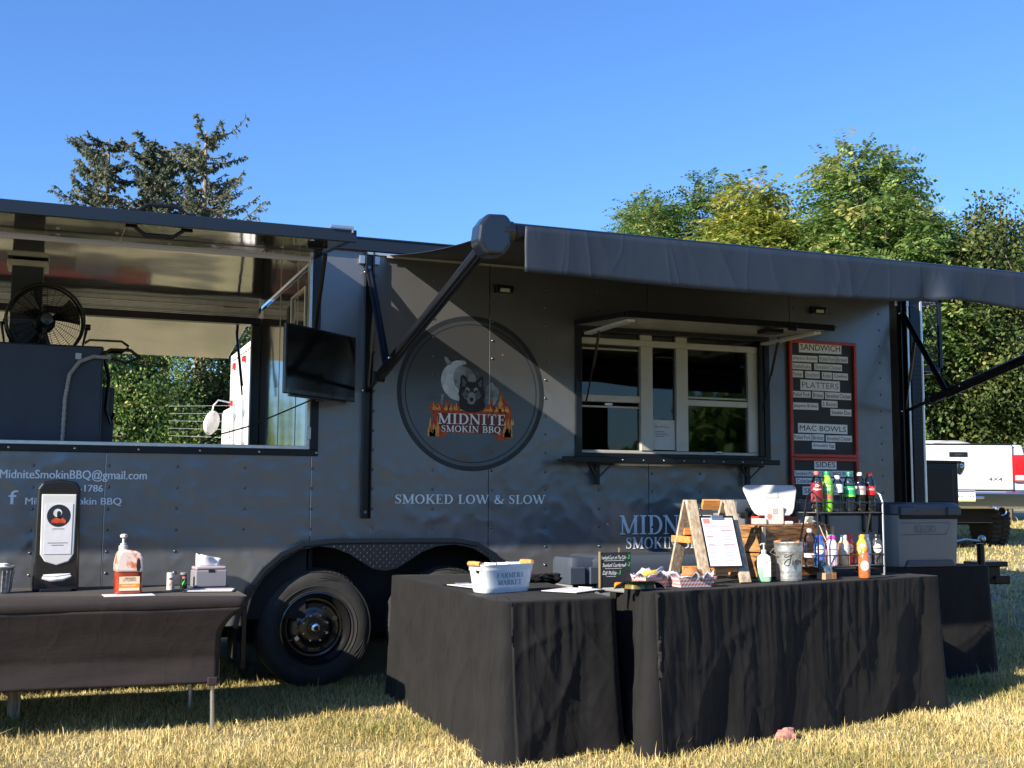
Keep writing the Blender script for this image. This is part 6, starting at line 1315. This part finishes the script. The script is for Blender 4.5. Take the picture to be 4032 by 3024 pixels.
def limbs(parent, h, blobs, r0, seed, nm="trunk", base=0):
    rg = random.Random(seed); s = MB(); top = Vector((0, 0, h*.8)); pts = [(0, 0, -.3)]+[(rg.uniform(-.1, .1)*k, rg.uniform(-.1, .1)*k, h*.8*k/5) for k in range(1, 6)]
    s.tube(pts, [r0*(1-.14*k) for k in range(6)], 9)
    for (c, r) in blobs:
        k = rg.randint(2, 4); a = Vector(pts[k]); b = Vector(c); mid = a.lerp(b, .5)+Vector((rg.uniform(-.3, .3), rg.uniform(-.3, .3), .1)); s.tube([a, mid, b], [r0*.42, r0*.28, r0*.1], 6)
        for q in range(5): d = Vector((rg.uniform(-1, 1), rg.uniform(-1, 1), rg.uniform(-.4, 1))).normalized()*r[0]*.95; s.tube([b.lerp(mid, .2), b+d*.5, b+d], [r0*.14, r0*.08, .012], 5)
    return s.build(nm, "bark", parent, smooth=True)
def broadleaf(label, loc, h, blobs, m, nspray, leaf, mode, seed, cat="tree", group=None, tb=0., name="broadleaf_tree"):
    t = thing(name, label, cat, (loc[0], loc[1], float(gh(loc[0], loc[1]))), 0, group); limbs(t, h, blobs, .05+h*.018, seed)
    g = np.random.default_rng(seed); Ps, As, Bs, Ss, Ts = [], [], [], [], []
    tot = sum(r[0]*r[1]*r[2] for c, r in blobs)**1.0
    for (c, r) in blobs:
        n = int(nspray*(r[0]*r[1]*r[2])/tot); d = unit(g.normal(size=(n, 3))); rad = g.random(n)**.42
        lump = np.array([mn.noise(Vector((v[0]*2.1+seed, v[1]*2.1, v[2]*2.1+c[0]))) for v in d]); rad = rad*(1+.5*lump); p = np.array(c)+d*rad[:, None]*np.array(r)
        gapn = np.array([mn.noise(Vector((q[0]*1.1, q[1]*1.1, q[2]*1.3+seed))) for q in p]); keep = (gapn > -.32); p, d = p[keep], d[keep]; tn = gapn[keep]; n = len(p)
        if mode == 'frond':
            dirv = unit(d*np.array([1, 1, .5])+g.normal(size=(n, 3))*.55+np.array([0, 0, .35])); k = 13; u = (np.arange(k)//2+1)/7.0; L = leaf*4.6*g.uniform(.7, 1.25, n)
            side = unit(np.cross(dirv, g.normal(size=(n, 3))*.4+np.array([0, 0, 1]))); sg = np.where(np.arange(k) % 2 == 0, 1, -1)
            cp = p[:, None, :]+dirv[:, None, :]*(L[:, None]*u[None, :])[:, :, None]+np.array([0, 0, -1])*(L[:, None]*.38*u[None, :]**2)[:, :, None]
            la = unit(side[:, None, :]*sg[None, :, None]+dirv[:, None, :]*.45+np.array([0, 0, -.35])); cp = cp+la*leaf*.5
            nb = np.cross(la, np.array([0, 0, 1.])+g.normal(size=(n, k, 3))*.35); nb = unit(nb)
            Ps.append(cp.reshape(-1, 3)); As.append(la.reshape(-1, 3)); Bs.append(nb.reshape(-1, 3)); Ss.append(np.full(n*k, leaf)*g.uniform(.7, 1.1, n*k)); Ts.append(np.repeat((g.normal(.5, .17, n)+tn*.4+tb), k)+g.normal(0, .07, n*k))
        else:
            k = 7; cp = p[:, None, :]+g.normal(size=(n, k, 3))*leaf*1.25; a = unit(g.normal(size=(n, k, 3))+np.array([0, 0, -.5])); b = unit(np.cross(a, g.normal(size=(n, k, 3))))
            Ps.append(cp.reshape(-1, 3)); As.append(a.reshape(-1, 3)); Bs.append(b.reshape(-1, 3)*1.15); Ss.append(leaf*g.uniform(.6, 1.3, n*k)); Ts.append(np.repeat(g.normal(.48, .17, n)+tn*.45+tb, k)+g.normal(0, .09, n*k))
    leafmesh("crown", np.concatenate(Ps), np.concatenate(As), np.concatenate(Bs), np.concatenate(Ss), np.concatenate(Ts).clip(0, 1), m, t)
    return t
def blobs(seed, n, rx, ry, z0, z1, r0, r1, taper=.3):
    rg = random.Random(seed); out = []
    for i in range(n):
        f = (i+.5)/n; z = z0+(z1-z0)*f; w = 1-taper*abs(f-.4)*2; a = i*2.4+rg.uniform(-.4, .4); q = rg.uniform(.35, 1)*w; r = rg.uniform(r0, r1)*(1.05-.35*f)
        out.append(((math.cos(a)*rx*q, math.sin(a)*ry*q, z), (r, r, r*.8)))
    return out
broadleaf("feathery grey-green locust tree furthest left of the trees over the awning", (14.75, 18.6), 8.0, blobs(1, 16, 2.4, 1.4, 4.4, 7.95, .8, 1.15, .1), LEAF_G, 9500, .105, 'frond', 21, tb=.08)
broadleaf("yellow-green sumac-like tree with upright feathery tips, second from the left over the awning", (14.2, 14.3), 7.3, [((.1, 0, 6.85), (.5, .6, .7))]+blobs(2, 12, 1.5, 1.3, 3.8, 6.3, .8, 1.15), LEAF_Y, 7500, .13, 'frond', 22, tb=.1)
broadleaf("green crown rising between the yellow-green tree and the tallest tree over the awning", (15.9, 15.6), 7.2, blobs(3, 9, 1.1, 1.2, 4.2, 6.7, .65, .95), LEAF_G, 4500, .12, 'frond', 23, tb=.0)
broadleaf("tallest light green feathery tree above the middle of the awning", (15.6, 12.0), 8.1, [((-.25, 0, 6.9), (.75, .8, .7)), ((.55, 0, 6.95), (.5, .6, .6))]+blobs(4, 15, 1.25, 1.3, 3.4, 6.4, .8, 1.15, .2), LEAF_G, 10500, .13, 'frond', 24, tb=.2)
broadleaf("light green lobe of feathery leaves between the tallest tree and the dark maple", (16.9, 11.9), 6.6, blobs(5, 9, .8, .9, 3.8, 6.2, .6, .85), LEAF_G, 4600, .12, 'frond', 25, tb=.17)
broadleaf("dark maple with yellowing leaf tips at the right picture edge over the awning", (18.2, 11.2), 7.6, [((-.5, 0, 6.3), (.45, .6, .6)), ((.5, .3, 6.35), (.4, .5, .55)), ((1.5, .3, 6.2), (.5, .5, .5))]+blobs(6, 22, 1.9, 1.5, 1.6, 5.8, 1.0, 1.3, .05), LEAF_D, 15000, .095, 'clump', 26, tb=.1)
broadleaf("low green thicket just above the awning valance below the feathery trees", (14.9, 13.2), 5.6, [((-2.0+.62*i, .4*math.sin(i*2.1), 4.5+.5*math.sin(i*1.7)), (.85, .8, .75)) for i in range(9)], LEAF_Y, 6500, .12, "frond", 41, tb=.02)
broadleaf("shaded leafy tree whose lower branches hang behind the pickup truck", (17.4, 13.6), 6.4, blobs(7, 18, 2.6, 1.0, .8, 5.4, 1.1, 1.5, .0), LEAF_D, 12000, .1, 'clump', 27, tb=.04)
broadleaf("bright edged leafy bush between the trailer's front corner and the pickup truck", (14.6, 11.4), 4.6, blobs(8, 12, 1.2, .9, 1.0, 4.4, .8, 1.1, .1), LEAF_G, 7000, .09, 'clump', 28, cat="tree", tb=.08)
broadleaf("tall leafy thicket seen through the porch opening left of the box truck", (.9, 16.6), 4.6, blobs(9, 20, 2.3, .7, .6, 4.4, .9, 1.2, .0), LEAF_G, 14000, .075, 'clump', 29, tb=.06)
broadleaf("darker thicket in the porch opening directly behind the box truck mirror", (3.3, 17.8), 5.0, blobs(10, 14, 1.3, .7, .8, 4.6, .9, 1.2, .0), LEAF_D, 8000, .08, 'clump', 30, tb=.0)
def spruce(label, loc, h, spread, seed, thin=0., lean=0.):
    t = thing("spruce_tree", label, "spruce", (loc[0], loc[1], float(gh(loc[0], loc[1]))), 0, "spruces behind the trailer roof"); rg = random.Random(seed); g = np.random.default_rng(seed)
    MB().tube([(0, 0, -.3), (0.02, 0, h*.5), (lean, 0, h)], [.24, .15, .025], 9).build("trunk", mat("pale_spruce_bark", (.26, .2, .15), .9, var=.3, vscale=6) if seed == 31 else bpy.data.materials["pale_spruce_bark"], t, smooth=True)
    br = MB(); SG = []; z = h*.45
    while z < h*.99:
        f = (z/h-.45)/.55; L = spread*(1.0-.55*max(0, f)**2.2)*rg.uniform(.55, 1.15)
        for _ in range(rg.randint(2, 4)):
            a = rg.uniform(0, 2*PI); d = Vector((math.cos(a), math.sin(a), 0)); pts = [Vector((lean*z/h, 0, z))]; n = 8; sag = rg.uniform(-.1, .22); up = rg.uniform(.2, .6)
            LL = L*rg.uniform(.5, 1.1); bare = (d.x > .2 and rg.random() < thin)
            for k in range(1, n+1): u = k/n; pts.append(pts[0]+d*LL*u+Vector((rg.uniform(-.04, .04), rg.uniform(-.04, .04), -sag*LL*u*1.4+up*LL*u**2.2)))
            br.tube(pts, [.03*(1-k/(n+1))+.006 for k in range(n+1)], 4, cap=False); tt = rg.gauss(.5, .16)
            for k in range(1, n+1):
                dd = (pts[k]-pts[k-1]); ln = dd.length; dd.normalize()
                SG.append((pts[k-1], dd, ln, (8 if k > 2 else 2) if not bare else 2, tt))
                for sg in (-1, 1):
                    if rg.random() < .25: continue
                    sd_ = Vector((-dd.y*sg, dd.x*sg, rg.uniform(-.7, .3)))+dd*.9; sd_.normalize(); sl = LL*.3*(1-k/n*.55)*rg.uniform(.3, 1.2)
                    br.tube([pts[k], pts[k]+sd_*sl*.6, pts[k]+sd_*sl+Vector((0, 0, sl*.12))], [.01, .008, .004], 3, cap=False); SG.append((pts[k], sd_, sl, 8 if not bare else 2, tt))
        z += rg.uniform(.09, .2)
    br.build("branches", "bark", t)
    n = np.array([q[3] for q in SG]); p0 = np.repeat(np.array([tuple(q[0]) for q in SG]), n, 0); dd = np.repeat(np.array([tuple(q[1]) for q in SG]), n, 0); ln = np.repeat([q[2] for q in SG], n); tt = np.repeat([q[4] for q in SG], n); N = len(tt)
    P = p0+dd*(ln*g.random(N))[:, None]; A = unit(np.stack([g.uniform(-.55, .55, N), g.uniform(-.55, .55, N), g.uniform(-1.4, .25, N)], -1)+dd*.7); S = g.uniform(.07, .17, N)
    P = P+A*S[:, None]*.45; B = unit(np.cross(A, g.normal(size=(N, 3))))
    leafmesh("crown", P, A, B*.8, S, (tt+g.normal(0, .12, N)).clip(0, 1), NEED, t)
spruce("left spruce above the porch hatch with a pale bare trunk low down", (1.1, 27.9), 11.3, 2.3, 31, .0)
spruce("middle spruce in the group above the porch hatch", (2.35, 27.6), 11.2, 1.7, 32, .1)
spruce("right spruce above the porch hatch, tallest, with thin bare branches on its right side", (3.75, 26.8), 11.5, 2.2, 33, .6)
spruce("spruce filling the gap just left of the tallest one above the porch hatch", (2.95, 29.0), 11.4, 1.8, 35, .1)
spruce("far left low spruce tips just clearing the hatch edge", (.1, 30.5), 8.4, 2.4, 34, .2)
# trees across the field behind the viewer: only their reflections show in the trailer's paint and windows
g = np.random.default_rng(50); n = 30000; a = g.uniform(-1, 1, n); X = a*55; Hh = 4.6+1.6*np.sin(X*.23)+1.1*np.sin(X*.61+1); Z = Hh*g.random(n)**.8; Y = -48+g.normal(0, 1.6, n)-.006*X**2*-1
P = np.stack([X, Y, Z], -1); A = unit(g.normal(size=(n, 3))); B = unit(np.cross(A, g.normal(size=(n, 3))))
o = leafmesh("treeline", P, A, B*1.5, np.full(n, .75), g.normal(.45, .2, n).clip(0, 1), LEAF_G, None); o["kind"] = "stuff"; o["label"] = "far line of trees across the field"; o["category"] = "treeline"

ca = thing("parked_car", "low dark red car parked behind the trailer, mirrored in the raised hatch", "car", (-.9, 12.4, float(gh(-.9, 12.4))), .06)
MB().prism([(-2.2, .35), (2.2, .35), (2.25, .6), (2.1, .82), (1.2, .9), (-1.6, .92), (-2.15, .8), (-2.25, .55)], -.85, .85).build("body", mat("dark_red_paint", (.07, .012, .012), .3, coat=.5), ca, bev=.06)
MB().prism([(-1.5, .9), (1.1, .88), (.45, 1.28), (-.9, 1.3)], -.7, .7).build("cabin", "tvscreen", ca, bev=.08)
for x in (-1.4, 1.4):
    for y in (-.8, .8): MB().lathe([(.2, -.09), (.32, -.1), (.33, 0), (.32, .1), (.2, .09)], 28, 'Y', c=(x, y, .33)).build("wheel", "rubber", ca, smooth=True)
